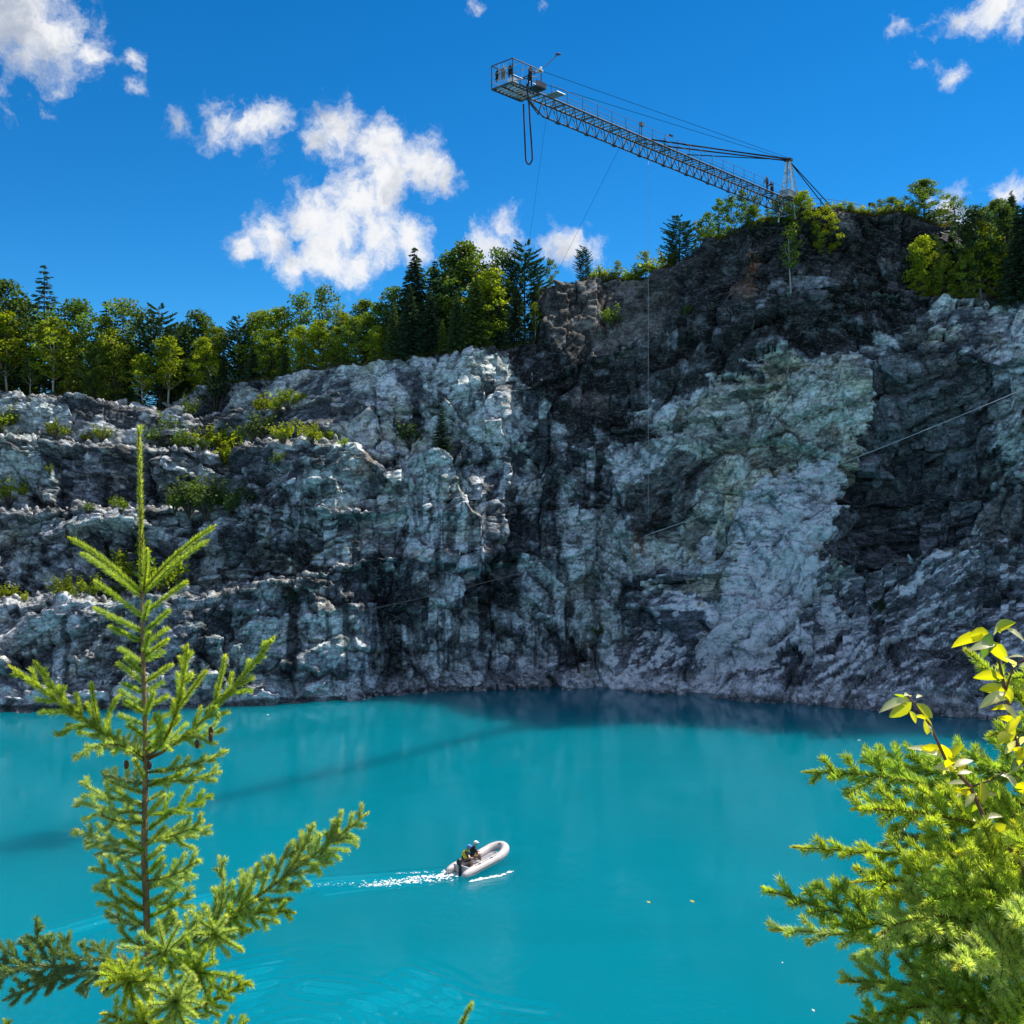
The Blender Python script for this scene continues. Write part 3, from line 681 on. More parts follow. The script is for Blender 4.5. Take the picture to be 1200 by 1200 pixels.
F = 'trees of the clifftop forest'
FOREST = [
 # back and skyline, left to right
 ('leafy', 2, 11.95, 330, 'd', 'tall dark broadleaf tree at the left edge of the forest'),
 ('leafy', 24, 12.05, 352, 'm', 'green broadleaf crown between the left edge and the tall spire spruce'),
 ('gaunt', 52, 11.95, 307, 'k', 'tall dark spire spruce with gappy tiers rising above the left forest'),
 ('leafy', 88, 11.95, 354, 'm', 'olive broadleaf tree just right of the tall spire spruce'),
 ('spruce', 124, 12.05, 350, 'k', 'narrow dark spruce tip poking up between two olive crowns'),
 ('open', 145, 11.95, 352, 'm', 'airy broadleaf tree with sky showing through, right of the narrow spruce tip'),
 ('open', 166, 11.95, 364, 'm', 'loose open crown on the skyline left of the dark bushy pine'),
 ('pine', 187, 11.85, 361, 'k', 'dark bushy pine on the skyline above the two yellow aspens'),
 ('leafy', 212, 12.0, 382, 'd', 'low dark crown in the dip right of the bushy pine'),
 ('leafy', 232, 11.95, 367, 'd', 'round-topped dark broadleaf tree above the gully'),
 ('leafy', 256, 11.8, 384, 'g', 'yellow-green broadleaf tree leaning on the round-topped dark one'),
 ('pine', 280, 11.7, 371, 'k', 'dark layered pine over the upper left rock wall'),
 ('leafy', 306, 11.9, 366, 'g', 'light green crown right of the dark layered pine'),
 ('leafy', 328, 11.9, 361, 'g', 'broad olive-yellow crown below the cloud'),
 ('open', 352, 12.0, 346, 'm', 'open-crowned tree with separate leaf tufts, left of the tallest one'),
 ('open', 379, 12.0, 337, 'm', 'tallest open-crowned tree with rounded leaf tufts against the sky'),
 ('leafy', 402, 11.9, 366, 'g', 'yellow-green tree in the dip right of the tall open crown'),
 ('leafy', 428, 11.9, 352, 'm', 'full green broadleaf tree left of the dark spruce clump'),
 ('leafy', 447, 11.95, 358, 'm', 'green crown pressed against the dark spruce clump'),
 ('leafy', 464, 11.95, 337, 'd', 'round dark crown at the left shoulder of the spruce clump'),
 ('spruce', 486, 11.9, 287, 'k', 'tallest slender spruce of the central clump, touching the cloud'),
 ('spruce', 509, 11.9, 302, 'k', 'second dark spruce from the left in the central clump'),
 ('leafy', 527, 12.0, 302, 'd', 'dark broadleaf crown between two spruces of the central clump'),
 ('leafy', 546, 12.0, 286, 'm', 'rounded green crown topping the middle of the central clump'),
 ('spruce', 566, 11.9, 304, 'd', 'pointed green spruce right of the rounded top crown'),
 ('open', 590, 11.95, 293, 'd', 'airy dark tree under the small white cloud'),
 ('pine', 615, 11.8, 287, 'k', 'dark pine at the right shoulder of the central clump'),
 # front rows
 ('aspen', 8, 11.5, 364, 'y', 'bright yellow-green aspen at the left edge of the picture'),
 ('aspen', 36, 11.3, 418, 'm', 'slim green aspen with pale trunk between two yellow ones'),
 ('aspen', 62, 11.35, 374, 'y', 'bright yellow aspen with paired pale trunks below the spire spruce'),
 ('leafy', 84, 11.6, 392, 'g', 'olive tree behind the bright yellow aspen'),
 ('pine', 108, 11.35, 404, 'm', 'bushy mid-green pine reaching down to the ledge rim'),
 ('leafy', 133, 11.6, 385, 'g', 'olive crown above the bushy mid-green pine'),
 ('spruce', 148, 11.55, 405, 'd', 'dark spruce in the gap left of the pale yellow tree'),
 ('aspen', 167, 11.35, 414, 'y', 'pale yellow-green tree with feathery upright crown'),
 ('aspen', 196, 11.3, 396, 'y', 'yellow aspen with thin pale trunk at the gully rim'),
 ('leafy', 216, 11.5, 410, 'd', 'dark tree overhanging the gully'),
 ('leafy', 240, 11.3, 396, 'y', 'yellow-lit broadleaf tree right of the gully'),
 ('spruce', 262, 11.3, 408, 'k', 'dark spruce left below the layered pine'),
 ('spruce', 297, 11.2, 398, 'k', 'dark spruce at the foot of the layered pine'),
 ('leafy', 318, 11.4, 388, 'g', 'olive-green tree above the stepped rock wall'),
 ('spruce', 334, 11.15, 404, 'd', 'small dark spruce at the rim left of the brightest yellow tree'),
 ('leafy', 352, 11.3, 382, 'y', 'brightest yellow tree below the open crowns'),
 ('leafy', 374, 11.4, 377, 'y', 'yellow-green crown under the tallest open-crowned tree'),
 ('leafy', 396, 11.3, 384, 'g', 'olive tree at the rim above the smooth rock slope'),
 ('leafy', 417, 11.3, 372, 'g', 'green tree near the rim with dark gap beneath'),
 ('leafy', 440, 11.25, 382, 'y', 'yellow-lit bushy tree left of the dark spruces'),
 ('spruce', 461, 11.25, 352, 'd', 'green spruce at the left front of the central clump'),
 ('spruce', 481, 11.2, 332, 'k', 'dark front spruce below the tallest slender one'),
 ('spruce', 504, 11.2, 336, 'k', 'dark front spruce with broad skirt in the central clump'),
 ('spruce', 519, 11.12, 372, 'g', 'small yellow-green spruce at the front of the central clump'),
 ('spruce', 536, 11.25, 340, 'd', 'mid-green spruce in the front of the central clump'),
 ('spruce', 557, 11.2, 318, 'm', 'lighter green pointed spruce at the centre of the clump'),
 ('leafy', 574, 11.5, 318, 'y', 'yellow crown glowing behind the front spruces'),
 ('spruce', 583, 11.2, 336, 'k', 'dark front spruce right of the lighter pointed one'),
 ('spruce', 605, 11.2, 330, 'k', 'dark front spruce at the right end of the central clump'),
 ('slim', 627, 11.15, 354, 'g', 'slender sapling with pale stem right of the central clump'),
 ('slim', 648, 11.3, 303, 'm', 'thin sparse sapling standing alone in the dip below the small cloud'),
 ('pine', 684, 11.25, 289, 'k', 'short dark pine standing alone on the middle rim'),
]
for k, px, t, tp, c, lab in FOREST: tree_top(k, px, t, tp, c, lab, F)
# the depth of the forest behind them: nothing tells these apart
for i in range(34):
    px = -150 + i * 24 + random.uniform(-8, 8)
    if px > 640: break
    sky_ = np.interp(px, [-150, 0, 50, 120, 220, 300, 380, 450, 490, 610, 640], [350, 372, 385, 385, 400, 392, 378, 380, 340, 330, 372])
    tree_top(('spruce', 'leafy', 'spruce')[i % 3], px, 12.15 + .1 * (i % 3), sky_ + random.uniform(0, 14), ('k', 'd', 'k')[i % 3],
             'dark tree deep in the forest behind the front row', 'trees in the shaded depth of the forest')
for px, c in ((-40, 'm'), (-75, 'y'), (-120, 'm')):
    tree_top('leafy', px, 11.5, 372, c, 'green broadleaf tree beyond the left edge', 'trees past the left edge of the picture')
T = 'trees on the high right rim'
RIM = [
 ('pine', 797, 11.15, 253, 'k', 'dark pine with open tiers at the left end of the high rim'),
 ('slim', 815, 11.2, 282, 'm', 'thin dark sapling right of the open-tiered pine'),
 ('slim', 829, 11.3, 249, 'm', 'slim green tree first of the row under the crane arm'),
 ('slim', 843, 11.3, 233, 'm', 'slim dark tree second of the row under the crane arm'),
 ('slim', 857, 11.3, 229, 'm', 'slim tree with tufted crown in the middle of the row under the crane arm'),
 ('slim', 870, 11.3, 222, 'm', 'slim dark tree touching the crane truss from below'),
 ('slim', 884, 11.35, 229, 'm', 'slim airy tree right of the one touching the truss'),
 ('slim', 900, 11.3, 243, 'm', 'low airy tree last of the row under the crane arm'),
 ('leafy', 934, 11.1, 229, 'g', 'yellow-green bushy tree in front of the crane mast foot'),
 ('slim', 947, 11.35, 234, 'm', 'thin green tree right beside the crane mast'),
 ('spruce', 976, 11.3, 238, 'm', 'short dark spruce at the foot of the back stays'),
 ('slim', 1031, 11.3, 233, 'm', 'thin dark pointed tree by the rim lamp'),
 ('leafy', 1045, 11.3, 231, 'm', 'small dark tree right of the thin pointed one'),
 ('leafy', 1083, 11.25, 211, 'm', 'largest dark tree on the right rim, left of the white cloud'),
 ('leafy', 1105, 11.6, 246, 'm', 'low dark tree in front of the white cloud'),
 ('open', 1121, 11.4, 231, 'm', 'open dark crown against the white cloud on the right rim'),
 ('leafy', 1150, 11.6, 245, 'm', 'low dark crown right of the white cloud'),
 ('leafy', 1168, 11.4, 234, 'm', 'dark broadleaf tree near the right edge of the rim'),
 ('spruce', 1186, 11.3, 222, 'd', 'dark spruce at the right edge of the rim'),
 ('spruce', 1206, 11.3, 226, 'd', 'dark spruce cut by the right edge of the picture'),
]
for k, px, t, tp, c, lab in RIM: tree_top(k, px, t, tp, c, lab, T, 1.5 if k in ('leafy', 'open') else 1.25)
for i in range(6): tree_top('leafy', 1105 + i * 24, 12.1, 262 + (i % 2) * 8, 'k', 'dark tree deep behind the right rim', 'trees in the depth of the right rim')
G = 'trees on the dark slope below the right rim'
plant_at('leafy', 912, 262, 30, 'g', 'low bushy tree under the left leg of the crane mast', T, 1.5); plant_at('leafy', 940, 262, 36, 'y', 'yellow-green bushy tree under the right leg of the crane mast', T, 1.4); plant_at('leafy', 884, 266, 26, 'm', 'small green tree at the rim left of the crane mast', T, 1.5)
for k, px, py, hp, c, lab in [
 ('slim', 925, 338, 72, 'm', 'slender young tree with pale stem on the dark slope under the mast'),
 ('leafy', 966, 300, 54, 'y', 'yellow-green tree on the dark slope right of the mast'),
 ('leafy', 1084, 350, 70, 'y', 'yellow-lit tree at the left of the group on the dark slope'),
 ('leafy', 1108, 352, 50, 'g', 'low green tree second from left in the slope group'),
 ('leafy', 1131, 350, 56, 'g', 'round green tree in the middle of the slope group'),
 ('aspen', 1151, 348, 84, 'y', 'tall yellow-green tree in the slope group'),
 ('leafy', 1168, 352, 66, 'y', 'yellow-lit wide tree at the right of the slope group'),
 ('spruce', 1192, 352, 110, 'k', 'dark spruce at the right end of the slope group'),
 ('leafy', 1182, 345, 44, 'g', 'small green tree tucked before the dark slope spruce'),
 ('spruce', 1120, 330, 60, 'k', 'dark spruce behind the slope group'), ('leafy', 1140, 344, 95, 'k', 'tall dark tree behind the round green one on the slope'),
 ('leafy', 1176, 340, 95, 'd', 'tall dark tree behind the yellow-lit wide one on the slope'), ('leafy', 1100, 340, 60, 'k', 'dark tree in the shade between the two left slope trees'), ('spruce', 1205, 350, 120, 'k', 'dark spruce at the right picture edge on the slope')]:
    plant_at(k, px, py, hp, c, lab, G)
B = 'shrubs on the rock ledges'
SHRUBS = [
 (4, 508, 34, 'g', 'green shrub at the left end of the ledge below the forest'), (68, 513, 24, 'g', 'shrub on the ledge left of the spruce leader tip'),
 (102, 518, 13, 'g', 'small low shrub left of the leader tip'), (120, 518, 20, 'g', 'yellowish shrub just left of the leader tip'),
 (197, 526, 42, 'd', 'tall dark shrub in the gully mouth'), (210, 528, 20, 'm', 'low shrub right of the tall dark gully shrub'),
 (231, 527, 24, 'y', 'yellow upright shrub right of the gully'), (240, 528, 16, 'd', 'dark little shrub beside the yellow upright one'),
 (258, 530, 30, 'y', 'yellow shrub at the top of the notch between two rock blocks'), (266, 555, 42, 'b', 'bright yellow shrub hanging in the notch'),
 (277, 522, 22, 'g', 'green shrub on the right lip of the notch'), (302, 519, 32, 'd', 'dark shrub on the ledge left of the brightest one'),
 (333, 519, 26, 'b', 'brightest yellow shrub on the middle ledge'), (357, 519, 24, 'y', 'upright yellow shrub right of the brightest one'),
 (367, 519, 20, 'y', 'smaller yellow shrub at the end of the middle ledge pair'), (390, 519, 16, 'g', 'tiny shrub near the outer corner of the middle ledge'),
 (403, 523, 11, 'y', 'tiny yellow shrub at the outer corner of the middle ledge'), (328, 545, 14, 'm', 'little green shrub hanging below the brightest one'),
 (304, 487, 26, 'y', 'yellow shrub on the upper step of the rock wall'), (325, 483, 16, 'g', 'low green shrub on the upper step'),
 (337, 480, 22, 'g', 'second green shrub on the upper step'), (354, 472, 14, 'y', 'small yellow shrub above the pale square block'),
 (222, 490, 26, 'd', 'dark shrub under the gully wall'), (252, 478, 38, 'k', 'dark bushy shrub hanging from the forest edge'),
 (4, 590, 30, 'y', 'yellow-green shrub at the left edge, second ledge from below'), (60, 556, 12, 'm', 'small shrub on the face at left'),
 (104, 602, 12, 'm', 'tiny shrub on the second ledge left of the leader'), (144, 600, 18, 'g', 'thin shrub on the second ledge just left of the leader'),
 (205, 600, 26, 'm', 'shrub on the shaded second ledge right of the leader'), (222, 602, 34, 'd', 'larger dark shrub on the shaded second ledge'),
 (243, 600, 44, 'd', 'dark shrub under the notch on the second ledge'), (264, 602, 40, 'd', 'dark green shrub at the right end of the second ledge'),
 (285, 596, 26, 'k', 'small dark shrub in the corner below the right rock block'),
 (6, 704, 20, 'y', 'low yellow shrub at the left end of the lowest ledge'), (30, 704, 12, 'y', 'grassy tuft shrub on the lowest ledge'),
 (75, 703, 26, 'g', 'green shrub on the lowest ledge below the lower left shoot'), (108, 700, 26, 'g', 'second green shrub on the lowest ledge'),
 (137, 700, 18, 'm', 'small shrub on the lowest ledge behind the spruce stem'), (150, 690, 46, 'y', 'tall yellow-green shrub just left of the spruce stem'),
 (187, 698, 48, 'y', 'rounded yellow-green shrub just right of the spruce stem'),
 (338, 705, 16, 'k', 'tiny dark shrub in a cleft of the lower wall'), (480, 524, 28, 'd', 'dark shrub on the wall left of the hanging conifer'),
 (700, 746, 14, 'd', 'tuft of green in the crack by the great slab'), (716, 384, 26, 'm', 'sparse shrub on the brown bank of the middle rim'),
 (1030, 716, 14, 'k', 'dark tuft in a hole of the lower right slab'), (1040, 645, 10, 'k', 'tiny tuft on the sill of the dark recess'),
 (806, 372, 16, 'd', 'faint green shrub on the dark wall beside the cable'),
]
for px, py, hp, c, lab in SHRUBS: plant_at('bush', px, py, hp, c, lab, B, 1.1)
plant_at('spruce', 518, 526, 46, 'k', 'little dark conifer growing on the wall below the central clump', G, 1.5)
for i, px in enumerate(list(range(702, 800, 11)) + list(range(952, 1078, 9)) + [822, 838, 856, 876, 894, 912]):
    tree_top(('bush', 'bush', 'slim')[i % 3], px, 11.06 + .1 * (i % 2), np.interp(px, [700, 750, 790, 822, 860, 912, 952, 1000, 1066], [310, 302, 282, 260, 246, 242, 239, 235, 233]) + random.uniform(-4, 8), ('y', 'g', 'g')[i % 3],
             ('low yellow-green shrub in the row along the rim left of the open-tiered pine' if px < 805 else 'low green shrub under the crane arm between the slim trees' if px < 920 else 'low shrub on the rim between the crane mast and the largest dark tree'), 'shrubs in a row along the rim', 1.5)

# grass along the rims: nobody could count it
rng = np.random.default_rng(5); cs, ax = [], []
for px in np.concatenate([rng.uniform(-40, 640, 2600), rng.uniform(640, 800, 1500), rng.uniform(800, 1240, 3200)]):
    i = int(np.argmin(np.abs(colpx - px))); j = int(np.argmin(np.abs(tt - (11.0 + abs(rng.normal()) * .25))))
    b_ = P2[i, j]
    for _ in range(3): cs.append(b_ + rng.normal(size=3) * (.2, .2, .02) + (0, 0, .18)); ax.append((rng.normal() * .35, rng.normal() * .35, 1))
cs = np.array(cs); V, Fq = quads_at(cs, .55, rng, .16, np.array(ax))
me = np_mesh('grass', V, Fq, [m_leaf]); set_col(me, 'var', np.repeat(vary(rng, len(cs), .4, .2), 4, 0))
o = link('grass', me); o.color = (.11, .115, .03, 1); tag(o, 'dry yellow-green grass along the rim of the cliff', kind='stuff')

# loose rubble lying on the benches: nobody could count it
rng = np.random.default_rng(17); Vr, Fr = [], []
ico = [(0, 0, 1), (.89, 0, .45), (.28, .85, .45), (-.72, .53, .45), (-.72, -.53, .45), (.28, -.85, .45), (.72, .53, -.45), (-.28, .85, -.45), (-.89, 0, -.45), (-.28, -.85, -.45), (.72, -.53, -.45), (0, 0, -1)]
icf = [(0, 1, 2), (0, 2, 3), (0, 3, 4), (0, 4, 5), (0, 5, 1), (1, 6, 2), (2, 7, 3), (3, 8, 4), (4, 9, 5), (5, 10, 1), (6, 7, 2), (7, 8, 3), (8, 9, 4), (9, 10, 5), (10, 6, 1), (11, 7, 6), (11, 8, 7), (11, 9, 8), (11, 10, 9), (11, 6, 10)]
for _ in range(1500):
    st_ = (4, 6, 8, 10)[rng.integers(0, 4)]; px = rng.uniform(-30, 420); t_ = st_ - rng.uniform(0, 1) ** 1.3
    i = int(np.argmin(np.abs(colpx - px))); j = int(np.argmin(np.abs(tt - t_))); r = .10 + .40 * rng.uniform() ** 4
    if flat[i, j] < .6: continue
    v = np.array(ico) * rng.uniform(.6, 1.25, (12, 1)) * r * rng.uniform(.7, 1.3, 3); off = len(Vr) * 12; Vr.append(v + P2[i, j] + (0, 0, r * .35)); Fr.append(np.array(icf) + off)
for _ in range(420):      # fallen stones along the foot of the wall
    px = rng.uniform(400, 1240); i = int(np.argmin(np.abs(colpx - px))); j = int(np.argmin(np.abs(tt - (1.0 + .12 * rng.uniform() ** 2)))); r = .10 + .55 * rng.uniform() ** 5
    v = np.array(ico) * rng.uniform(.6, 1.25, (12, 1)) * r * rng.uniform(.7, 1.4, 3); off = len(Vr) * 12; Vr.append(v + P2[i, j] + (0, -r * .5, 0)); Fr.append(np.array(icf) + off)
me = np_mesh('rubble', np.concatenate(Vr), np.concatenate(Fr), [m_rock]); set_col(me, 'tone', np.repeat(rng.uniform(.12, .32, len(Vr))[:, None] * np.array([[1, 1, .98]]), 12, 0))
tag(link('rubble', me), 'broken rock rubble scattered along the ledges and the waterline', kind='stuff')
# ------------------------------------------------------------------ people
def person_mesh(J, regs, cols, head_r=.105):
    """one continuous body grown over a skeleton. J: joint -> (position, radius); regs: list of (joint a, joint b, region)"""
    names = list(J); me = bpy.data.meshes.new('person')
    me.from_pydata([J[n][0] for n in names], [(names.index(a), names.index(b_)) for a, b_, r in regs], [])
    o = bpy.data.objects.new('person', me); COL.objects.link(o)
    o.modifiers.new('s', 'SKIN'); sv = me.skin_vertices[0].data
    for i, n in enumerate(names): sv[i].radius = (J[n][1], J[n][1])
    sv[names.index('pelvis')].use_root = True
    sb = o.modifiers.new('u', 'SUBSURF'); sb.levels = 1; sb.render_levels = 1
    dg = bpy.context.evaluated_depsgraph_get(); m2 = bpy.data.meshes.new_from_object(o.evaluated_get(dg))
    bpy.data.objects.remove(o)
    rn = sorted(set(r for _, _, r in regs)); m2.materials.clear()
    for r in rn: m2.materials.append(cols[r])
    for pl_ in m2.polygons:
        c = pl_.center; bd = 1e9
        for a, b_, r in regs:
            A_, B_ = Vector(J[a][0]), Vector(J[b_][0]); ab = B_ - A_
            t_ = max(0, min(1, (c - A_).dot(ab) / max(ab.length_squared, 1e-9))); d_ = (A_ + ab * t_ - c).length - (J[a][1] * (1 - t_) + J[b_][1] * t_)
            if d_ < bd: bd = d_; pl_.material_index = rn.index(r)
        pl_.use_smooth = True
    m2.name = 'person'; return m2
m_skin = mat('skin', (.46, .27, .18), .6, vary=.08); m_navy = mat('navy_cloth', (.018, .022, .035), .85, vary=.3, scale=9)
m_black = mat('black_cloth', (.012, .012, .014), .85, vary=.3, scale=9); m_grey = mat('grey_cloth', (.16, .17, .19), .85, vary=.2, scale=9)
m_hairm = mat('dark_hair', (.03, .02, .014), .7); m_white = mat('white_cloth', (.75, .74, .68), .8, vary=.1); m_blue = mat('blue_cap', (.09, .25, .62), .6, vary=.1)
m_yellow = mat('yellow_vest', (.72, .56, .03), .7, vary=.15, scale=9); m_olive = mat('tan_shorts', (.20, .13, .08), .85, vary=.2, scale=9)
def standing(lean=0.0, arm=0.0, step=.12):
    J = {'pelvis': ((0, 0, .95), .15), 'chest': ((lean * .35, 0, 1.28), .16), 'neck': ((lean * .5, 0, 1.48), .065), 'head': ((lean * .62, 0, 1.60), .10), 'top': ((lean * .64, 0, 1.70), .075)}
    R_ = [('pelvis', 'chest', 'shirt'), ('chest', 'neck', 'shirt'), ('neck', 'head', 'skin'), ('head', 'top', 'hair')]
    for s, n in ((-1, 'l'), (1, 'r')):
        J['sh' + n] = ((lean * .42, .20 * s, 1.40), .07); J['el' + n] = ((lean * .4 + .10 + arm * .15, .27 * s, 1.13 + arm * .1), .05); J['wr' + n] = ((lean * .4 + .22 + arm * .3, .22 * s, .93 + arm * .3), .036); J['hd' + n] = ((lean * .4 + .29 + arm * .32, .20 * s, .88 + arm * .32), .04)
        J['hip' + n] = ((0, .10 * s, .88), .11); J['kn' + n] = ((.03 + step * s, .11 * s, .48), .075); J['an' + n] = ((step * s * 1.2, .12 * s, .08), .048); J['to' + n] = ((step * s * 1.2 + .19, .13 * s, .04), .04)
        R_ += [('chest', 'sh' + n, 'shirt'), ('sh' + n, 'el' + n, 'shirt'), ('el' + n, 'wr' + n, 'skin'), ('wr' + n, 'hd' + n, 'skin'), ('pelvis', 'hip' + n, 'legs'), ('hip' + n, 'kn' + n, 'legs'), ('kn' + n, 'an' + n, 'legs'), ('an' + n, 'to' + n, 'shoe')]
    return J, R_
def sitting(lean=.1, bare=True, twist=0.0):
    J = {'pelvis': ((0, 0, .12), .16), 'chest': ((lean, 0, .45), .165), 'neck': ((lean * 1.5, 0, .66), .065), 'head': ((lean * 1.8 + .03, 0, .78), .10), 'top': ((lean * 1.8 + .02, 0, .87), .085)}
    R_ = [('pelvis', 'chest', 'shirt'), ('chest', 'neck', 'shirt'), ('neck', 'head', 'skin'), ('head', 'top', 'hair')]
    for s, n in ((-1, 'l'), (1, 'r')):
        J['sh' + n] = ((lean * 1.3, .20 * s, .58), .075); J['el' + n] = ((lean + .12, .29 * s, .33), .055); J['wr' + n] = ((lean + .33, .20 * s, .26), .04); J['hd' + n] = ((lean + .41, .17 * s, .25), .042)
        J['hip' + n] = ((.05, .11 * s, .10), .115); J['kn' + n] = ((.45, .16 * s, .16), .08); J['an' + n] = ((.47, .15 * s, -.26), .05); J['to' + n] = ((.64, .16 * s, -.30), .04)
        R_ += [('chest', 'sh' + n, 'shirt'), ('sh' + n, 'el' + n, 'shirt'), ('el' + n, 'wr' + n, 'skin'), ('wr' + n, 'hd' + n, 'skin'), ('pelvis', 'hip' + n, 'legs'), ('hip' + n, 'kn' + n, 'legs'), ('kn' + n, 'an' + n, 'skin' if bare else 'legs'), ('an' + n, 'to' + n, 'shoe')]
    return J, R_
def put_person(J, R_, cols, loc, rz, label, group=None):
    o = link('person', person_mesh(J, R_, cols)); o.location = loc; o.rotation_euler = (0, 0, rz)
    return tag(o, label, 'person', group)
def cap(o, at_, m, r=.115):
    mb = MB(); mb.ball(at_, r, 10, 6, (1.05, 1, .75)); mb.box(Vector(at_) + Vector((r * .95, 0, -.015)), (.10, .15, .02)); mb.build('cap', m, o, True)

# ------------------------------------------------------------------ the crane arm with its jumping platform
m_galv = mat('galvanised_steel', (.42, .43, .44), .5, .3, vary=.25, scale=2); m_steel = mat('dark_grey_steel', (.075, .078, .085), .7, .0, spec=.25, vary=.3, scale=2)
m_deckm = mat('pale_deck_board', (.50, .48, .44), .7, vary=.3, scale=2, bump=.2); m_cable = mat('black_cable', (.012, .013, .016), .95, vary=.1, spec=.1)
m_cordm = mat('dark_red_cord', (.055, .014, .022), .8, vary=.3, scale=6); m_whitep = mat('white_paint', (.75, .75, .74), .4, vary=.08)
O = Vector((.06, 79.0, 51.1)); Uv = Vector((.679, .735, 0)).normalized(); Fv = Vector((-Uv.y, Uv.x, 0)); Zv = Vector((0, 0, 1))
def cp(s, f, z): return O + Uv * s + Fv * f + Zv * z
BR = Matrix(((Uv.x, Fv.x, 0), (Uv.y, Fv.y, 0), (0, 0, 1)))
LEN = 44.6
crane = empty('crane_arm', cp(LEN, .65, -1), 'long grey lattice crane arm reaching out over the lake from the right rim', 'crane')
crane.matrix_world.translation
inv = -crane.location
def K(mb, name, m, parent=None, smooth=False):
    mb.v = [tuple(Vector(v) - crane.location) for v in mb.v] ; return mb.build(name, m, parent or crane, smooth)
for f, z in ((0, 0), (1.3, 0)): K(MB().tube([cp(2.6, f, z), cp(LEN, f, z)], .080, 6), 'top_chord', m_steel)
K(MB().tube([cp(2.2, .65, -.35), cp(4.2, .65, -1.35), cp(LEN - .5, .65, -1.35)], .07, 6), 'bottom_chord', m_steel)
NB = 33; st = (LEN - 4) / NB; first = {}
for i in range(NB + 1):
    s = 3.6 + i * st
    for key_, mk in (('vertical_brace', lambda: MB().tube([Vector((0, 0, 0)), Fv * .65 + Zv * -1.35], .040, 5).tube([Fv * 1.3, Fv * .65 + Zv * -1.35], .040, 5)),
                     ('diagonal_brace', lambda: MB().tube([Vector((0, 0, 0)), Uv * st + Fv * .65 + Zv * -1.35], .034, 5)), ('far_diagonal_brace', lambda: MB().tube([Uv * st + Fv * 1.3, Fv * .65 + Zv * -1.35], .034, 5)),
                     ('deck_grating', lambda: MB().box(Uv * st * .25 + Fv * .65 + Zv * .03, (st * .15, 1.16, .04), BR).box(Uv * st * .75 + Fv * .65 + Zv * .03, (st * .15, 1.16, .04), BR))):
        if i == NB and key_ != 'vertical_brace': continue
        if key_ not in first: first[key_] = mk().build(key_.replace('far_', ''), m_deckm if key_ == 'deck_grating' else m_steel, crane); o = first[key_]
        else: o = first[key_].copy(); COL.objects.link(o); o.parent = crane
        o.name = key_.replace('far_', ''); o.location = cp(s, 0, 0) - crane.location
for i in range(2, NB, 3):
    s = 3.6 + i * st
    K(MB().box(cp(s, .65, -1.40), (.42, .30, .09), BR), 'joint_plate', m_steel)
    K(MB().tube([cp(s, 0, -.02), cp(s, 1.3, -.02)], .05, 5), 'cross_beam', m_steel)
rf = None
for f in (-.04, 1.34):
    for z in (.55, 1.05): K(MB().tube([cp(4.4, f, z), cp(LEN - .5, f, z)], .020, 5), 'handrail', m_steel)
    for i in range(21):
        mb = MB().tube([Vector((0, 0, -.05)), Vector((0, 0, 1.06))], .022, 5)
        if rf is None: rf = mb.build('rail_post', m_steel, crane); o = rf
        else: o = rf.copy(); COL.objects.link(o); o.parent = crane
        o.location = cp(4.4 + i * 1.95, f, 0) - crane.location
# the cage
cg = [(0, 0), (3.25, 0), (3.25, 2.2), (0, 2.2)]; CH = 1.78
for s, f in cg: K(MB().tube([cp(s, f, -.05), cp(s, f, CH)], .045, 5), 'cage_post', m_steel)
for i in range(4):
    (s1, f1_), (s2, f2_) = cg[i], cg[(i + 1) % 4]
    for z, r_ in ((0, .07), (CH, .045)): K(MB().tube([cp(s1, f1_, z), cp(s2, f2_, z)], r_, 5), 'cage_beam', m_steel)
    for z in (.55, 1.1):
        if i == 0 and z == 1.1: continue
        K(MB().tube([cp(s1, f1_, z), cp(s2, f2_, z)], .022, 5), 'cage_rail', m_galv)
for s, f in ((0, .75), (0, 1.45), (1.1, 0), (2.2, 0), (1.1, 2.2), (2.2, 2.2)): K(MB().tube([cp(s, f, 0), cp(s, f, CH)], .026, 5), 'cage_bar', m_galv)
K(MB().tube([cp(.2, 0, .15), cp(2.9, 0, 1.25)], .035, 5), 'cage_brace', m_steel)
K(MB().tube([cp(1.0, 0, CH), cp(1.0, 2.2, CH)], .03, 5), 'roof_bar', m_galv); K(MB().tube([cp(2.1, 0, CH), cp(2.1, 2.2, CH)], .03, 5), 'roof_bar', m_galv)
for i in range(8): K(MB().box(cp(.22 + i * .40, 1.1, .0), (.25, 2.1, .05), BR), 'floor_plank', m_deckm)
for f in (.25, 1.1, 1.95): K(MB().tube([cp(0, f, -.10), cp(3.3, f, -.10)], .05, 5), 'floor_beam', m_steel)
K(MB().tube([cp(0.1, .9, -.12), cp(2.2, .65, -.45), cp(3.7, .65, -1.35)], .05, 5), 'floor_strut', m_steel)
K(MB().box(cp(2.05, -.55, -.10), (1.15, 1.0, .07), BR).box(cp(2.05, -1.05, .12), (1.15, .04, .42), BR), 'jump_deck', m_steel)
K(MB().box(cp(4.2, -.65, .02), (1.0, 1.1, .05), BR).tube([cp(3.7, -1.2, .02), cp(4.7, -1.2, .02)], .05, 5), 'side_landing', m_galv)
K(MB().box(cp(2.9, 1.9, .35), (.5, .5, .7), BR), 'equipment_box', m_grey); K(MB().box(cp(.5, .5, .30), (.5, .5, .45), BR), 'white_bin', m_whitep)
K(MB().box(cp(3.25, .15, CH + .06), (.45, .35, .16), BR).ball(cp(3.3, .1, CH + .25), .12), 'winch_head', m_whitep)
a = at(637, 79, 81.0); b_ = at(654, 63.5, 82.0); lp = K(MB().tube([a, b_], .035, 6), 'lamp_arm', m_steel)
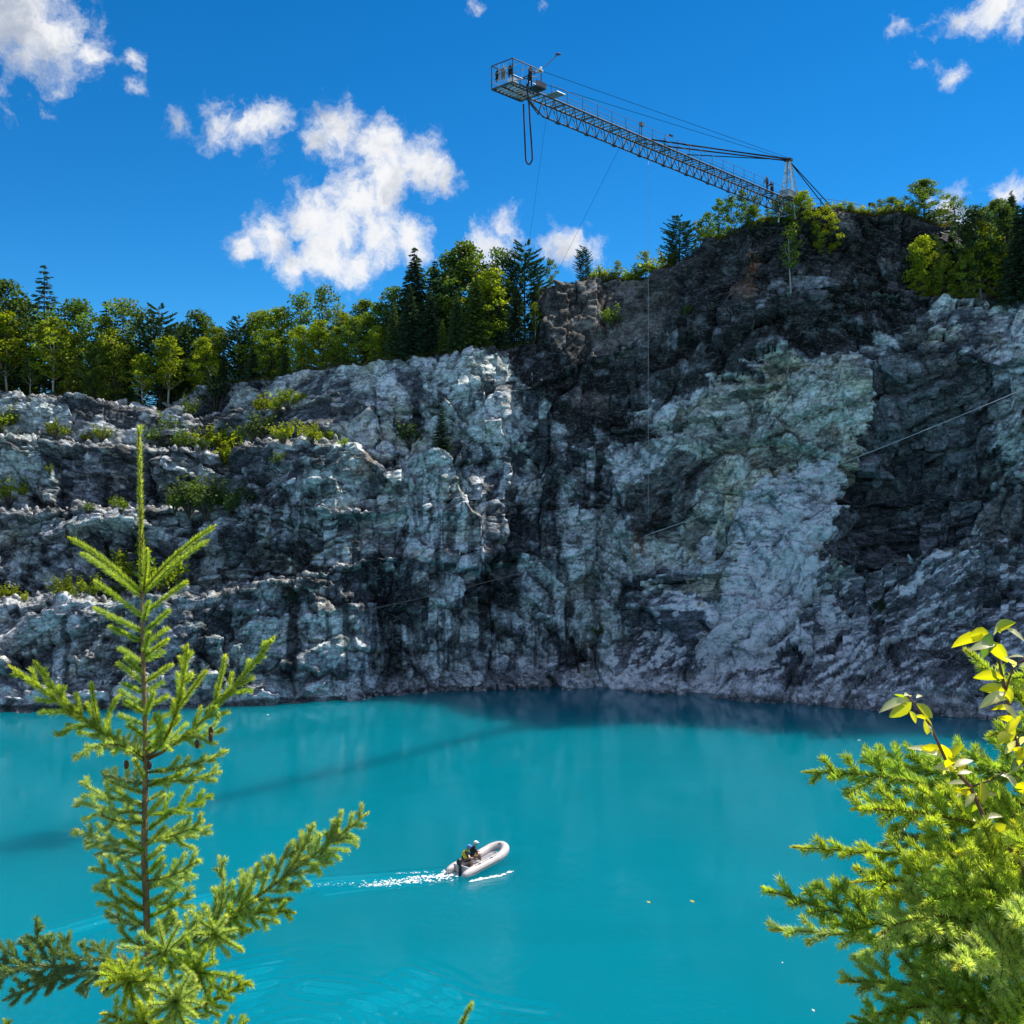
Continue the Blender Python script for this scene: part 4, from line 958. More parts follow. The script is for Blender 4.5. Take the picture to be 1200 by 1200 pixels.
mb = MB().ball(b_, .16, 10, 6, (1.5, .8, .6)); mb.v = [tuple(Vector(v) - crane.location) for v in mb.v]; mb.build('floodlight', m_steel, lp, True)
# box on a pole and small lamp on the arm
s = 18.3; bx = K(MB().tube([cp(s, 1.3, 0), cp(s, 1.3, 1.75)], .04, 5), 'signal_pole', m_steel)
mb = MB().box(cp(s, 1.3, 1.85), (.35, .3, .35), BR); mb.v = [tuple(Vector(v) - crane.location) for v in mb.v]; mb.build('signal_box', m_grey, bx)
s = 21.8; bx = K(MB().tube([cp(s, 1.3, 0), cp(s, 1.3, 1.5), cp(s + .9, 1.3, 2.0)], .035, 5), 'lamp_pole', m_steel)
mb = MB().box(cp(s + 1.1, 1.3, 2.02), (.5, .2, .1), BR); mb.v = [tuple(Vector(v) - crane.location) for v in mb.v]; mb.build('lamp_head', m_steel, bx)
# mast: two leaning lattice legs meeting in a head
SM = LEN - .6; top = cp(SM, .65, 4.55)
for f in (-.35, 1.65):
    K(MB().tube([cp(SM - .35, f, -1.95), cp(SM - .1, .65 + (f - .65) * .18, 4.4)], .09, 6), 'mast_leg', m_whitep)
    K(MB().tube([cp(SM + 1.4, f, -1.95), cp(SM + .1, .65 + (f - .65) * .18, 4.4)], .08, 6), 'mast_back_leg', m_galv)
for z in (-1.4, -.2, 1.0, 2.1, 3.1):
    k_ = (z + 2.4) / 7.0; w_ = 1.0 * (1 - k_ * .85)
    K(MB().tube([cp(SM - .3, .65 - w_, z), cp(SM - .3, .65 + w_, z)], .045, 5).tube([cp(SM - .3, .65 - w_, z), cp(SM + .6 * (1 - k_) + .3, .65 + w_ * .8, z + .9)], .035, 5).tube([cp(SM - .3, .65 + w_, z), cp(SM + .6 * (1 - k_) + .3, .65 - w_ * .8, z + .9)], .035, 5), 'mast_brace', m_galv)
K(MB().box(top, (.55, .75, .30), BR), 'mast_head', m_steel)
K(MB().box(cp(SM - 1.0, .2, .55), (1.5, 1.1, .62), BR).box(cp(SM - 1.0, .2, .90), (1.62, 1.2, .06), BR), 'winch_housing', m_galv)
for f in (-.0, 1.3):
    K(MB().tube([top + Fv * (f - .65) * .4, cp(18.0, f, .12)], .07, 6), 'main_stay', m_cable)
    K(MB().tube([top + Fv * (f - .65) * .4 + Zv * .1, cp(23 + f * 2, f, .9)], .05, 5), 'upper_stay', m_cable)
    K(MB().tube([top + Fv * (f - .65) * .3 + Zv * .12, cp(3.2, f * 1.5, CH + .0)], .02, 5), 'cage_stay', m_cable)
g1 = on_cliff(985, 11.45); g2 = on_cliff(976, 11.45)
for g in (g1, g2): K(MB().tube([top, g], .055, 6), 'back_stay', m_cable)
# bungee cord hanging in a long loop under the platform
def pxp(px, py): return at(px, py, 80.2)
lpts = [pxp(617.5, 98), pxp(618.5, 112), pxp(620, 124), pxp(621.5, 150), pxp(623.6, 180), pxp(623.3, 188), pxp(620, 192.5), pxp(616.7, 189), pxp(615.8, 180), pxp(614.5, 150), pxp(613.4, 122)]
cr = []
for i in range(len(lpts) - 1):
    for t_ in np.linspace(0, 1, 5, endpoint=False):
        p0, p1, p2_, p3_ = lpts[max(i - 1, 0)], lpts[i], lpts[i + 1], lpts[min(i + 2, len(lpts) - 1)]
        cr.append(.5 * ((2 * p1) + (p2_ - p0) * t_ + (2 * p0 - 5 * p1 + 4 * p2_ - p3_) * t_ ** 2 + (3 * p1 - p0 - 3 * p2_ + p3_) * t_ ** 3))
cr.append(lpts[-1])
tag(MB().tube(cr, .062, 7).build('bungee_cord', m_cordm, None, True), 'dark red bungee cord hanging in a long loop below the jumping platform', 'cord')
# loose wires and ropes
def wire(name, pts, rad, m, label, sag=0.0):
    a, b_ = Vector(pts[0]), Vector(pts[1])
    return tag(MB().tube([a.lerp(b_, t_) - Vector((0, 0, sag * 4 * t_ * (1 - t_))) for t_ in np.linspace(0, 1, 24)], rad, 5).build(name, m, None, True), label, 'cable')
m_rope = mat('pale_rope', (.55, .56, .57), .8, vary=.1)
wire('cable', [cp(18.4, .65, -1.35), Vector((cp(18.4, .65, 0).x, cp(18.4, .65, 0).y, 18.0))], .013, m_galv, 'thin cable hanging straight down from the middle of the crane arm')
wire('cable', [cp(14.2, .65, -1.35), at(640, 345, 120)], .012, m_cable, 'thin guy line slanting from the crane arm down to the forest clump')
wire('cable', [cp(4.6, .65, -1.35), at(618, 300, 118)], .010, m_cable, 'faint line falling from the inner end of the platform to the forest')
wire('rope', [at(1290, 417, 95.5), at(755, 628, 104)], .030, m_rope, 'pale rope stretched slantwise across the right cliff face', .5)
wire('rope', [at(755, 629, 104), at(415, 718, 102.0)], .013, m_grey, 'thin grey rope running low across the dark middle of the cliff', .4)
# fence on the rim behind the mast
fn = empty('rim_railing', on_cliff(965, 11.3), 'thin steel railing on the rim right of the crane mast', 'railing')
pts = [(946, 233), (962, 232), (988, 236), (1013, 241)]
tops = [at(px, py, 114.5) for px, py in pts]
for i, (px, py) in enumerate(pts):
    g = on_cliff(px, 11.3); t_ = tops[i]; mb = MB().tube([Vector((t_.x, t_.y, min(g.z, t_.z - 1.2) - .2)), t_], .045, 5); mb.v = [tuple(Vector(v) - fn.location) for v in mb.v]; mb.build('post', m_steel, fn)
for dz in (0, -.6):
    for i in range(3):
        mb = MB().tube([tops[i] + Vector((0, 0, dz)), tops[i + 1] + Vector((0, 0, dz))], .03, 5); mb.v = [tuple(Vector(v) - fn.location) for v in mb.v]; mb.build('rail', m_steel, fn)
rl = empty('rim_lamp', on_cliff(1018, 11.25), 'small floodlight on a short post at the end of the rim railing', 'lamp')
t_ = at(1019, 240.5, 114.2) - rl.location
MB().tube([Vector((t_.x, t_.y, -.3)), t_], .05, 5).build('post', m_steel, rl); MB().box(t_ + Vector((.15, 0, .1)), (.55, .3, .3)).build('lamp_head', m_steel, rl)
# people aloft
H1 = {'shirt': m_navy, 'legs': m_black, 'skin': m_skin, 'hair': m_hairm, 'shoe': m_black}
J, R_ = standing(.25, .6, .05); ang_u = math.atan2(Uv.y, Uv.x)
put_person(J, R_, H1, cp(1.75, -.15, -.02), ang_u - 1.6, 'person in dark clothes standing at the open side of the crane cage')
J, R_ = standing(.12, .2, .10)
put_person(J, R_, dict(H1, legs=m_navy), cp(39.3, .55, .06), ang_u + 2.6, 'tall person in dark clothes standing on the walkway near the crane mast')
J, R_ = standing(.30, .5, .02)
put_person(J, R_, dict(H1, shirt=m_black), cp(41.2, 1.05, .06), ang_u + 3.0, 'person in black half hidden behind the winch box at the mast')
for k_, (s, f, m, lab) in enumerate([(.08, 1.75, m_black, 'black harness vest hanging at the outer corner of the cage'), (.08, 1.15, m_olive, 'harness vest with yellow straps hanging in the middle of the cage front'), (.08, .42, m_black, 'black harness vest hanging nearest the near corner of the cage')]):
    o = empty('harness', cp(s, f, CH - .55), lab, 'harness', 'harnesses hanging in the crane cage', rz=ang_u)
    MB().ball((.10, 0, -.15), .27, 10, 8, (.45, .85, 1.25)).ball((.10, -.12, -.50), .14, 8, 6, (.6, .7, 1.5)).ball((.10, .12, -.50), .14, 8, 6, (.6, .7, 1.5)).build('vest', m, o, True)
    MB().tube([(.22, -.10, .2), (.24, 0, -.2), (.22, .1, .2), (.1, 0, .40), (.22, -.1, .2)], .028, 5).build('strap', m_yellow if k_ == 1 else m_grey, o)
# ------------------------------------------------------------------ the inflatable boat and its wake
m_hyp = mat('pale_inflatable_fabric', (.62, .56, .54), .45, vary=.07, scale=3, bump=.05); m_floor = mat('grey_boat_floor', (.30, .30, .33), .7, vary=.15, scale=5)
m_dkg = mat('dark_rubber', (.05, .05, .055), .6, vary=.2); m_motor = mat('black_motor_paint', (.02, .021, .024), .35, vary=.1); m_trans = mat('white_transom_board', (.62, .60, .57), .5, vary=.1)
boat = empty('inflatable_boat', Vector((-2.98, 54.85, .0)), 'pale grey inflatable dinghy with raised bow heading right on the turquoise water', 'boat')
boat.rotation_euler = (0, R(-4.5), math.atan2(BDIR.y, BDIR.x))
HW, TR = .58, .235
path, rad = [], []
for x, r in ((-.02, .07), (.14, .15), (.34, .20), (.62, TR), (1.1, TR), (1.7, TR), (2.3, TR), (2.75, TR)): path.append((x, -HW, .22)); rad.append(r)
for a_ in np.linspace(-80, 80, 13):
    t_ = math.radians(a_); path.append((2.95 + .92 * math.cos(t_) * (1.0), HW * math.sin(t_) * 1.0, .22 + .17 * math.cos(t_))); rad.append(TR)
for x, r in ((2.75, TR), (2.3, TR), (1.7, TR), (1.1, TR), (.62, TR), (.34, .20), (.14, .15), (-.02, .07)): path.append((x, HW, .22)); rad.append(r)
MB().tube(path, rad, 14).build('buoyancy_tube', m_hyp, boat, True)
mb = MB(); n_ = 13; fl = []
for i in range(n_):
    x = .55 + i * .24; w_ = HW if x < 2.9 else HW * math.sqrt(max(0.02, 1 - ((x - 2.9) / .9) ** 2)); z = .10 + max(0, x - 2.4) * .10
    fl += [(x, -w_, z), (x, w_, z)]
mb.add(fl, [(2 * i, 2 * i + 2, 2 * i + 3, 2 * i + 1) for i in range(n_ - 1)]); mb.add([(x, y, z - .05) for x, y, z in fl], [(2 * i, 2 * i + 1, 2 * i + 3, 2 * i + 2) for i in range(n_ - 1)]); mb.build('floor', m_floor, boat)
MB().box((.52, 0, .26), (.05, 2 * HW - .12, .42)).build('transom', m_trans, boat)
MB().box((1.55, 0, .40), (.26, 2 * HW - .1, .035)).build('thwart', m_floor, boat)
mo = MB().ball((.40, 0, .70), .17, 10, 8, (1.15, .8, 1.1)).build('outboard_motor', m_motor, boat, True)
MB().box((.40, 0, .38), (.12, .10, .55)).box((.38, 0, .0), (.14, .06, .5)).build('motor_leg', m_motor, mo); MB().tube([(.52, .0, .66), (1.02, -.10, .68)], .022, 6).build('tiller', m_dkg, mo)
for s in (-1, 1):
    MB().tube([(.5, s * (HW + TR * .98), .21), (1.5, s * (HW + TR * 1.01), .21), (2.7, s * (HW + TR * 1.0), .21)], .022, 5).build('rubbing_strake', m_dkg, boat)
    MB().box((1.25, s * (HW + .05), .452), (.16, .06, .02)).box((2.2, s * (HW + .05), .452), (.16, .06, .02)).build('grab_handle', m_dkg, boat)
    MB().tube([(.9, s * (HW + .06), .46), (1.3, s * (HW + .10), .44), (1.75, s * (HW + .06), .46), (2.2, s * (HW + .10), .44), (2.65, s * (HW + .05), .47)], .012, 4).build('grab_line', m_grey, boat)
MB().box((3.62, 0, .60), (.12, .10, .04)).build('bow_ring', m_dkg, boat)
def boat_pt(x, y, z): return Matrix.Translation(boat.location) @ boat.rotation_euler.to_matrix().to_4x4() @ Vector((x, y, z))
bz = boat.rotation_euler.z
J, R_ = sitting(.16, True)
pa = put_person(J, R_, {'shirt': m_navy, 'legs': m_black, 'skin': m_skin, 'hair': m_hairm, 'shoe': m_skin}, boat_pt(1.12, .42, .36), bz - .9, 'person in blue cap and yellow vest sitting on the left tube of the inflatable boat')
cap(pa, (J['top'][0][0], 0, J['top'][0][2] - .03), m_blue, .13)
MB().ball((.10, 0, .38), .21, 12, 8, (.86, 1.02, 1.15)).ball((.22, 0, .60), .13, 10, 6, (.9, 1.5, .6)).build('life_vest', m_yellow, pa, True)
J, R_ = sitting(.13, False)
pb = put_person(J, R_, {'shirt': m_navy, 'legs': m_olive, 'skin': m_skin, 'hair': m_hairm, 'shoe': m_dkg}, boat_pt(1.56, .24, .42), bz - .55, 'person in white cap and dark jacket seated mid-boat behind the one in the blue cap')
cap(pb, (J['top'][0][0], 0, J['top'][0][2] - .03), m_white, .13)

m_foam = bpy.data.materials.new('foam'); m_foam.use_nodes = True
b = m_foam.node_tree.nodes['Principled BSDF']; b.inputs['Base Color'].default_value = (.80, .86, .86, 1); b.inputs['Roughness'].default_value = .6
rng = np.random.default_rng(9)
def foam(name, pts, n, width, size, label, thin=1.0, power=1.0):
    """flecks of froth floating along a line of photo points"""
    pts = [wpt(*q_) for q_ in pts]; mb = MB()
    seg = [(b_ - a).length for a, b_ in zip(pts[:-1], pts[1:])]; tot = sum(seg)
    for _ in range(n):
        u = rng.uniform() ** power * tot; k = 0; u0 = u
        while k < len(seg) - 1 and u > seg[k]: u -= seg[k]; k += 1
        c = pts[k].lerp(pts[k + 1], min(1, u / seg[k])); fr_ = u0 / tot
        w_ = width[0] * (1 - fr_) + width[1] * fr_
        c = c + Vector((rng.normal() * w_, rng.normal() * w_, 0)); r = size * rng.uniform(.35, 1.3) * (1 - .45 * fr_)
        d = (pts[k + 1] - pts[k]).normalized(); m_ = int(rng.integers(5, 9)); an0 = rng.uniform(0, 6.28); z = .045 + rng.uniform(0, .02)
        vs = [(c.x, c.y, z + r * .35)]
        for j in range(m_):
            a_ = an0 + 2 * math.pi * j / m_; rr = r * rng.uniform(.5, 1.25); ex = math.cos(a_) * rr * 1.7; ey = math.sin(a_) * rr * thin
            vs.append((c.x + d.x * ex - d.y * ey, c.y + d.y * ex + d.x * ey, z - .02))
        mb.add(vs, [(0, 1 + j, 1 + (j + 1) % m_) for j in range(m_)])
    return tag(mb.build(name, m_foam, None, True), label, kind='stuff')
foam('wake_foam', [(543, 1022), (520, 1027), (490, 1031), (455, 1035), (430, 1038)], 620, (.34, .16), .060, 'white churned foam trailing behind the boat', .55, 1.35)
foam('wake_foam', [(536, 1026), (500, 1023), (465, 1024)], 60, (.10, .06), .05, 'thin white wake line left of the boat', .4, 1.2)
foam('bow_foam', [(552, 1034), (575, 1029), (592, 1025), (600, 1022)], 70, (.07, .05), .10, 'short white splash line along the right side of the boat', .35, 1.0)
foam('wake_foam', [(430, 1036), (380, 1036), (330, 1042)], 60, (.25, .2), .030, 'thin broken foam at the far end of the wake', .4, 1.0)
# leaves adrift on the water
m_dl = leaf_material('drifting_leaf', .2)
for px, py, s_, c, lab in [(760, 1058, .22, (.55, .50, .08), 'yellow leaf floating left of its pair below the middle right of the lake'), (811, 1057, .26, (.50, .46, .07), 'yellow leaf floating right of its pair below the middle right of the lake'),
                        (953, 1185, .15, (.7, .68, .5), 'pale leaf floating at the bottom beside the right spruce'), (917, 1129, .09, (.7, .68, .6), 'tiny pale leaf floating left of the right spruce'), (1007, 868, .3, (.6, .62, .6), 'pale fleck floating near the far right shore'), (314, 838, .3, (.6, .62, .6), 'pale fleck floating near the far left shore')]:
    c0 = wpt(px, py); o = empty('floating_leaf', c0 + Vector((0, 0, .03)), lab, 'leaf', 'leaves floating on the lake', rz=random.uniform(0, 6))
    me = np_mesh('blade', [(-s_ * .6, 0, 0), (-.1 * s_, -.38 * s_, .02), (.6 * s_, 0, .03), (-.1 * s_, .38 * s_, .02), (-.05 * s_, 0, .0)], np.array([(0, 1, 4), (1, 2, 4), (2, 3, 4), (3, 0, 4)]), [m_dl]); set_col(me, 'var', np.ones((5, 3)))
    k_ = link('blade', me, o); k_.color = (*c, 1)
    MB().tube([(-s_ * .6, 0, 0), (-s_ * 1.0, .05 * s_, .01)], s_ * .03, 4).build('stalk', m_bark, o)
# ------------------------------------------------------------------ the near bank (under and behind the viewer, just out of the frame)
gx = np.concatenate([np.linspace(-140, -12, 40), np.linspace(-11.5, 11.5, 70), np.linspace(12, 140, 40)]); gs = np.linspace(0, 1, 70)
yy = np.interp(gs, [0, .35, .5, .58, .64, .72, .84, 1], [-120, -6, 1.2, 2.6, 3.4, 4.6, 7.0, 10]); zz_ = np.interp(gs, [0, .35, .5, .58, .64, .72, .84, 1], [19.0, 18.6, 18.35, 18.1, 17.75, 15.2, 8, -3])
BX, BY = np.meshgrid(gx, yy, indexing='ij'); BZ = np.ones_like(BX) * zz_[None]
BZ = BZ + (fbm(BX * .9, BY * .9, 601) - .6) * .22
BY = BY + np.abs(BX) ** 1.5 * .02 * (gs > .5)[None] * sstep(np.abs(BX), 8, 40)
ib = np.arange(BX.size).reshape(BX.shape); qb = np.stack([ib[:-1, :-1], ib[1:, :-1], ib[1:, 1:], ib[:-1, 1:]], -1).reshape(-1, 4)
me = np_mesh('near_bank', np.stack([BX, BY, BZ], -1).reshape(-1, 3), qb, [m_rock], smooth=True)
tn = np.where((gs < .66)[None, :, None], C(.09, .085, .045), C(.34, .35, .35)) * np.ones(BX.shape + (1,)); set_col(me, 'tone', (tn * (.6 + .8 * fbm(BX, BY, 605))[..., None]).reshape(-1, 3))
tag(link('near_bank', me), kind='structure')
def bank_z(x, y):
    i = int(np.argmin(np.abs(gx - x))); j = int(np.argmin(np.abs(BY[i] - y))); return BZ[i, j]

# ------------------------------------------------------------------ foreground spruces, needle by needle
m_twig = bpy.data.materials.new('spruce_twig'); m_twig.use_nodes = True
p = NT(m_twig.node_tree); b = m_twig.node_tree.nodes['Principled BSDF']; co = p.n('ShaderNodeTexCoord').outputs['Object']
p.link(p.mix(p.ramp(p.noise(co, 60, 4).outputs['Fac'], .3, .7), (.13, .075, .022), (.26, .15, .05)), b.inputs['Base Color']); b.inputs['Roughness'].default_value = .8
m_fgn = leaf_material('spruce_needles', .55, .5)
m_stemb = mat('spruce_stem_bark', (.30, .20, .10), .85, vary=.4, scale=40, bump=.5, bscale=120)
def norm(v): return v / (np.linalg.norm(v) + 1e-12)
class Spray:
    """collects twigs and needles of one branch"""
    def __init__(s, seed, nl=.0195, dens=3600, nw=.0022): s.rng = np.random.default_rng(seed); s.mb = MB(); s.c = []; s.nl = nl; s.dens = dens; s.nw = nw; s.V = []; s.var = []
    def shoot(s, pts, r0, r1, bare=0.0, tint=1.0, rn=1.0):
        """twig along pts with needles all round; 'bare' is the needle-free share at its base"""
        P_ = np.array([tuple(q_) for q_ in pts], float); seg = np.linalg.norm(np.diff(P_, axis=0), axis=1); cum = np.concatenate([[0], np.cumsum(seg)]); L_ = cum[-1]
        s.mb.tube([Vector(q_) for q_ in P_], list(np.linspace(r0, r1, len(P_))), 5)
        n = int(L_ * (1 - bare) * s.dens); 
        if n < 3: return
        u = bare * L_ + (L_ - bare * L_) * np.sort(s.rng.uniform(0, 1.0, n)); x = np.stack([np.interp(u, cum, P_[:, k]) for k in range(3)], 1)
        k = np.clip(np.searchsorted(cum, u) - 1, 0, len(seg) - 1); d = (np.diff(P_, axis=0) / (seg[:, None] + 1e-9))[k]
        rv = s.rng.normal(size=(n, 3)); rv[:, 2] += .35; rv -= d * (rv * d).sum(1, keepdims=True); rv /= np.linalg.norm(rv, axis=1, keepdims=True) + 1e-9
        tipf = np.clip((u / L_ - .93) / .07, 0, 1)[:, None]
        ax = rv * (.66 - .36 * tipf) + d * (.76 + .4 * tipf) + s.rng.normal(size=(n, 3)) * .12; ax /= np.linalg.norm(ax, axis=1, keepdims=True)
        ln = (s.nl * rn * s.rng.uniform(.7, 1.15, n))[:, None] * (1 - .4 * tipf); bw = np.cross(ax, rv + s.rng.normal(size=(n, 3)) * .5); bw /= np.linalg.norm(bw, axis=1, keepdims=True) + 1e-9
        w_ = s.nw * s.rng.uniform(.8, 1.2, n)[:, None]
        s.V.append(np.stack([x, x + ax * ln * .45 + bw * w_ * .5, x + ax * ln, x + ax * ln * .45 - bw * w_ * .5], 1).reshape(-1, 3))
        v = s.rng.uniform(.7, 1.25, n)[:, None] * np.array([[1.0, 1.0, 1.0]]) * tint; v = v * (1 + tipf * np.array([[.5, .2, -.1]])); s.var.append(np.repeat(v, 4, 0))
    def limb(s, pts, r0, r1, lat=.10, gap=.022, s0=.12, nrm=(0, -.8, .6), sub=True, bare=0.0, tip=.55, ang=.85, up=.25, tint=1.0, tipshoot=True):
        """a branch with side shoots both sides; lat is the longest side shoot, tapering towards the tip"""
        P_ = np.array([tuple(q_) for q_ in pts], float); seg = np.linalg.norm(np.diff(P_, axis=0), axis=1); cum = np.concatenate([[0], np.cumsum(seg)]); L_ = cum[-1]
        s.shoot(pts, r0, r1, bare, tint)
        u = s0 * L_; side = 1 if s.rng.uniform() < .5 else -1; nrm = norm(np.array(nrm, float))
        while u < L_ * .97:
            x = np.array([np.interp(u, cum, P_[:, k]) for k in range(3)]); k = min(int(np.searchsorted(cum, u)) - 1, len(seg) - 1); k = max(k, 0); d = norm(P_[k + 1] - P_[k])
            f = (u / L_ - s0) / (1 - s0); env = min(1, .45 + f * 1.8) * (1 - f) ** tip
            ln = lat * max(.22, env) * s.rng.uniform(.65, 1.15)
            sd = norm(np.cross(nrm, d)) * side; a_ = ang * s.rng.uniform(.75, 1.2)
            dr = norm(d * math.cos(a_) + sd * math.sin(a_) + nrm * s.rng.normal() * .30 + np.array([0, 0, up]) * s.rng.uniform(-.4, 1.2))
            e1 = x + dr * ln * .5 + s.rng.normal(size=3) * ln * .03; e2 = x + dr * ln + d * ln * .10 + np.array([0, 0, ln * .06])
            s.shoot([x, e1, e2], .0017, .0010, 0, tint * s.rng.uniform(.85, 1.12))
            if sub and ln > .06:
                for q_ in np.arange(.28, .85, .042 / ln):
                    sd2 = norm(np.cross(nrm, dr)) * (1 if s.rng.uniform() < .5 else -1); l2 = ln * .50 * (1.05 - q_) * s.rng.uniform(.7, 1.2) + .014
                    x2 = x + (e2 - x) * q_; d2 = norm(dr * .72 + sd2 * .65 + nrm * s.rng.normal() * .3 + np.array([0, 0, up * .5]))
                    s.shoot([x2, x2 + d2 * l2 * .5, x2 + d2 * l2], .0012, .0008, 0, tint * s.rng.uniform(.85, 1.15))
            u += gap * s.rng.uniform(.6, 1.4); side = -side
    def build(s, parent, colr, name='branch'):
        nv = len(s.mb.v); V = np.concatenate([np.array(s.mb.v)] + s.V); org = np.array(parent.location); nq = sum(len(v) for v in s.V) // 4
        f4 = [f for f in s.mb.f if len(f) == 4]; f5 = [f for f in s.mb.f if len(f) == 5]
        F_ = [np.array(f4), np.array(f5), nv + np.arange(4 * nq).reshape(nq, 4)]
        mi = np.concatenate([np.zeros(len(f4) + len(f5)), np.ones(nq)])
        me = np_mesh(name, V - org, F_, [m_twig, m_fgn], midx=mi); set_col(me, 'var', np.concatenate([np.ones((nv, 3))] + s.var))
        o = link(name, me, parent); o.color = (*colr, 1); return o
def bez(p0, p1, p2, n=7): return [Vector(p0) * (1 - t_) ** 2 + Vector(p1) * 2 * t_ * (1 - t_) + Vector(p2) * t_ * t_ for t_ in np.linspace(0, 1, n)]
YG, MG, BG_, DG = (.54, .63, .13), (.43, .56, .13), (.56, .66, .30), (.26, .36, .15)
YL = 3.2
def q3(px, py, dy=0.0): return at(px, py, YL + dy)
spr = empty('spruce_sapling', Vector((at(188, 0, YL).x, YL, bank_z(at(188, 0, YL).x, YL) - .02)), 'young spruce with upright bare leader growing in the left foreground before the lake', 'tree', 'young spruces in the foreground')
stem = [(188, 1345), (177, 1200), (173, 1100), (169, 1000), (171, 885), (167.5, 760), (167, 690)]
mb = MB().tube([q3(x, y) for x, y in stem], [.016, .0118, .0108, .0098, .0082, .0062, .0050], 9); mb.v = [tuple(Vector(v) - spr.location) for v in mb.v]; mb.build('trunk', m_stemb, spr, True)
sp = Spray(1, .0185); sp.shoot([q3(167, 692), q3(165, 600), q3(163, 508)], .0062, .0040, 0, 1.0, 1.0)
sp.shoot([q3(163, 512), q3(163.5, 505), q3(165, 500)], .004, .002); sp.build(spr, YG, 'leader')
sd_ = 10
def add(pts, colr, r0=.0035, lat=.0, dys=None, kind='limb', **kw):
    """branch of the left spruce through photo points; dys shifts each point in depth"""
    global sd_
    sd_ += 1; s_ = Spray(sd_, kw.pop('nl', .0195)); dys = dys or [0] * len(pts)
    P_ = [q3(x, y, d) for (x, y), d in zip(pts, dys)]
    if len(P_) == 3: P_ = bez(P_[0], P_[1] * 2 - (P_[0] + P_[2]) * .5, P_[2], 8)
    if kind == 'shoot' or lat == 0: s_.shoot(P_, r0, .0014, kw.get('bare', 0))
    else: s_.limb(P_, r0, .0014, lat, **kw)
    for ex in kw.get('extra', []): pass
    return s_.build(spr, colr)
# top whorl: single bare shoots
for pts, dy in ([[(166, 696), (120, 655), (82, 631)], [0, -.03, -.06]], [[(166, 700), (125, 668), (96, 649)], [0, .05, .10]], [[(168, 692), (205, 652), (251, 617)], [0, -.04, -.08]], [[(168, 696), (206, 660), (243, 634)], [0, .06, .12]], [[(168, 694), (171, 668), (172, 644)], [0, -.06, -.14]]):
    add(pts, YG, .0030, 0, dy, 'shoot')
# between the whorls: shorter shoots along the stem
for (x0, y0, x1, y1, dy) in [(166, 722, 112, 682, -.03), (166, 740, 111, 713, .05), (166, 752, 129, 735, -.08), (168, 720, 218, 682, .04), (169, 742, 198, 716, -.06), (169, 757, 196, 737, .03), (169, 770, 196, 750, -.04), (169, 775, 191, 764, .06),
     (167, 778, 141, 760, .05), (167, 790, 148, 772, -.07), (168, 800, 139, 778, .02), (168, 812, 145, 802, -.06), (168, 826, 141, 810, .06), (170, 800, 201, 779, -.03), (170, 812, 190, 800, .07), (170, 830, 196, 816, .02), (168, 835, 146, 822, -.08), (170, 840, 180, 812, -.10), (169, 765, 175, 742, -.09), (168, 728, 174, 706, -.08),
     (168, 850, 140, 838, .08), (171, 850, 200, 836, .09), (168, 862, 150, 850, -.09), (171, 866, 188, 852, -.1)]:
    add([(x0, y0), (x1, y1)], YG if abs(dy) < .06 else MG, .0022, 0, [0, dy], 'shoot')
# big second whorl
add([(170, 892), (105, 848), (12, 781)], YG, .0060, .11, [0, -.05, -.12], gap=.030, s0=.20, up=.55, sub=False, bare=.10, tip=.55, ang=.65)
add([(150, 882), (108, 852), (68, 862)], MG, .003, .05, [0, -.06, -.1], gap=.03, sub=False)
add([(95, 838), (70, 815), (41, 776)], YG, .0026, .04, [-.05, -.10, -.14], gap=.05, sub=False)
add([(120, 862), (112, 832), (107, 801)], YG, .0022, 0, [-.04, -.06, -.09], 'shoot'); add([(128, 865), (128, 838), (139, 816)], YG, .0022, 0, [-.03, .0, .02], 'shoot')
add([(171, 888), (202, 848), (220, 757)], YG, .0052, .08, [0, -.08, -.16], gap=.034, s0=.28, sub=False, bare=.12, up=.4, ang=.6)
add([(203, 838), (222, 812), (241, 787)], YG, .0024, 0, [-.08, -.1, -.12], 'shoot')
add([(172, 890), (240, 842), (321, 747)], YG, .0058, .085, [0, .05, .10], gap=.034, s0=.22, sub=False, bare=.12, up=.45, ang=.6)
add([(252, 820), (259, 794), (264, 769)], YG, .0024, 0, [.05, .03, .02], 'shoot'); add([(258, 815), (275, 812), (294, 809)], MG, .0024, 0, [.06, .08, .1], 'shoot'); add([(240, 838), (250, 828), (256, 842)], MG, .002, 0, None, 'shoot')
add([(170, 890), (130, 872), (88, 890)], BG_, .004, .05, [0, -.12, -.22], gap=.028, sub=False); add([(171, 880), (188, 862), (180, 840)], MG, .003, .05, [0, -.1, -.2], gap=.028, sub=False)
add([(171, 886), (150, 872), (120, 876)], DG, .003, .06, [0, .12, .25], gap=.028, sub=False); add([(171, 882), (200, 868), (228, 862)], BG_, .003, .05, [0, .12, .22], gap=.028, sub=False)
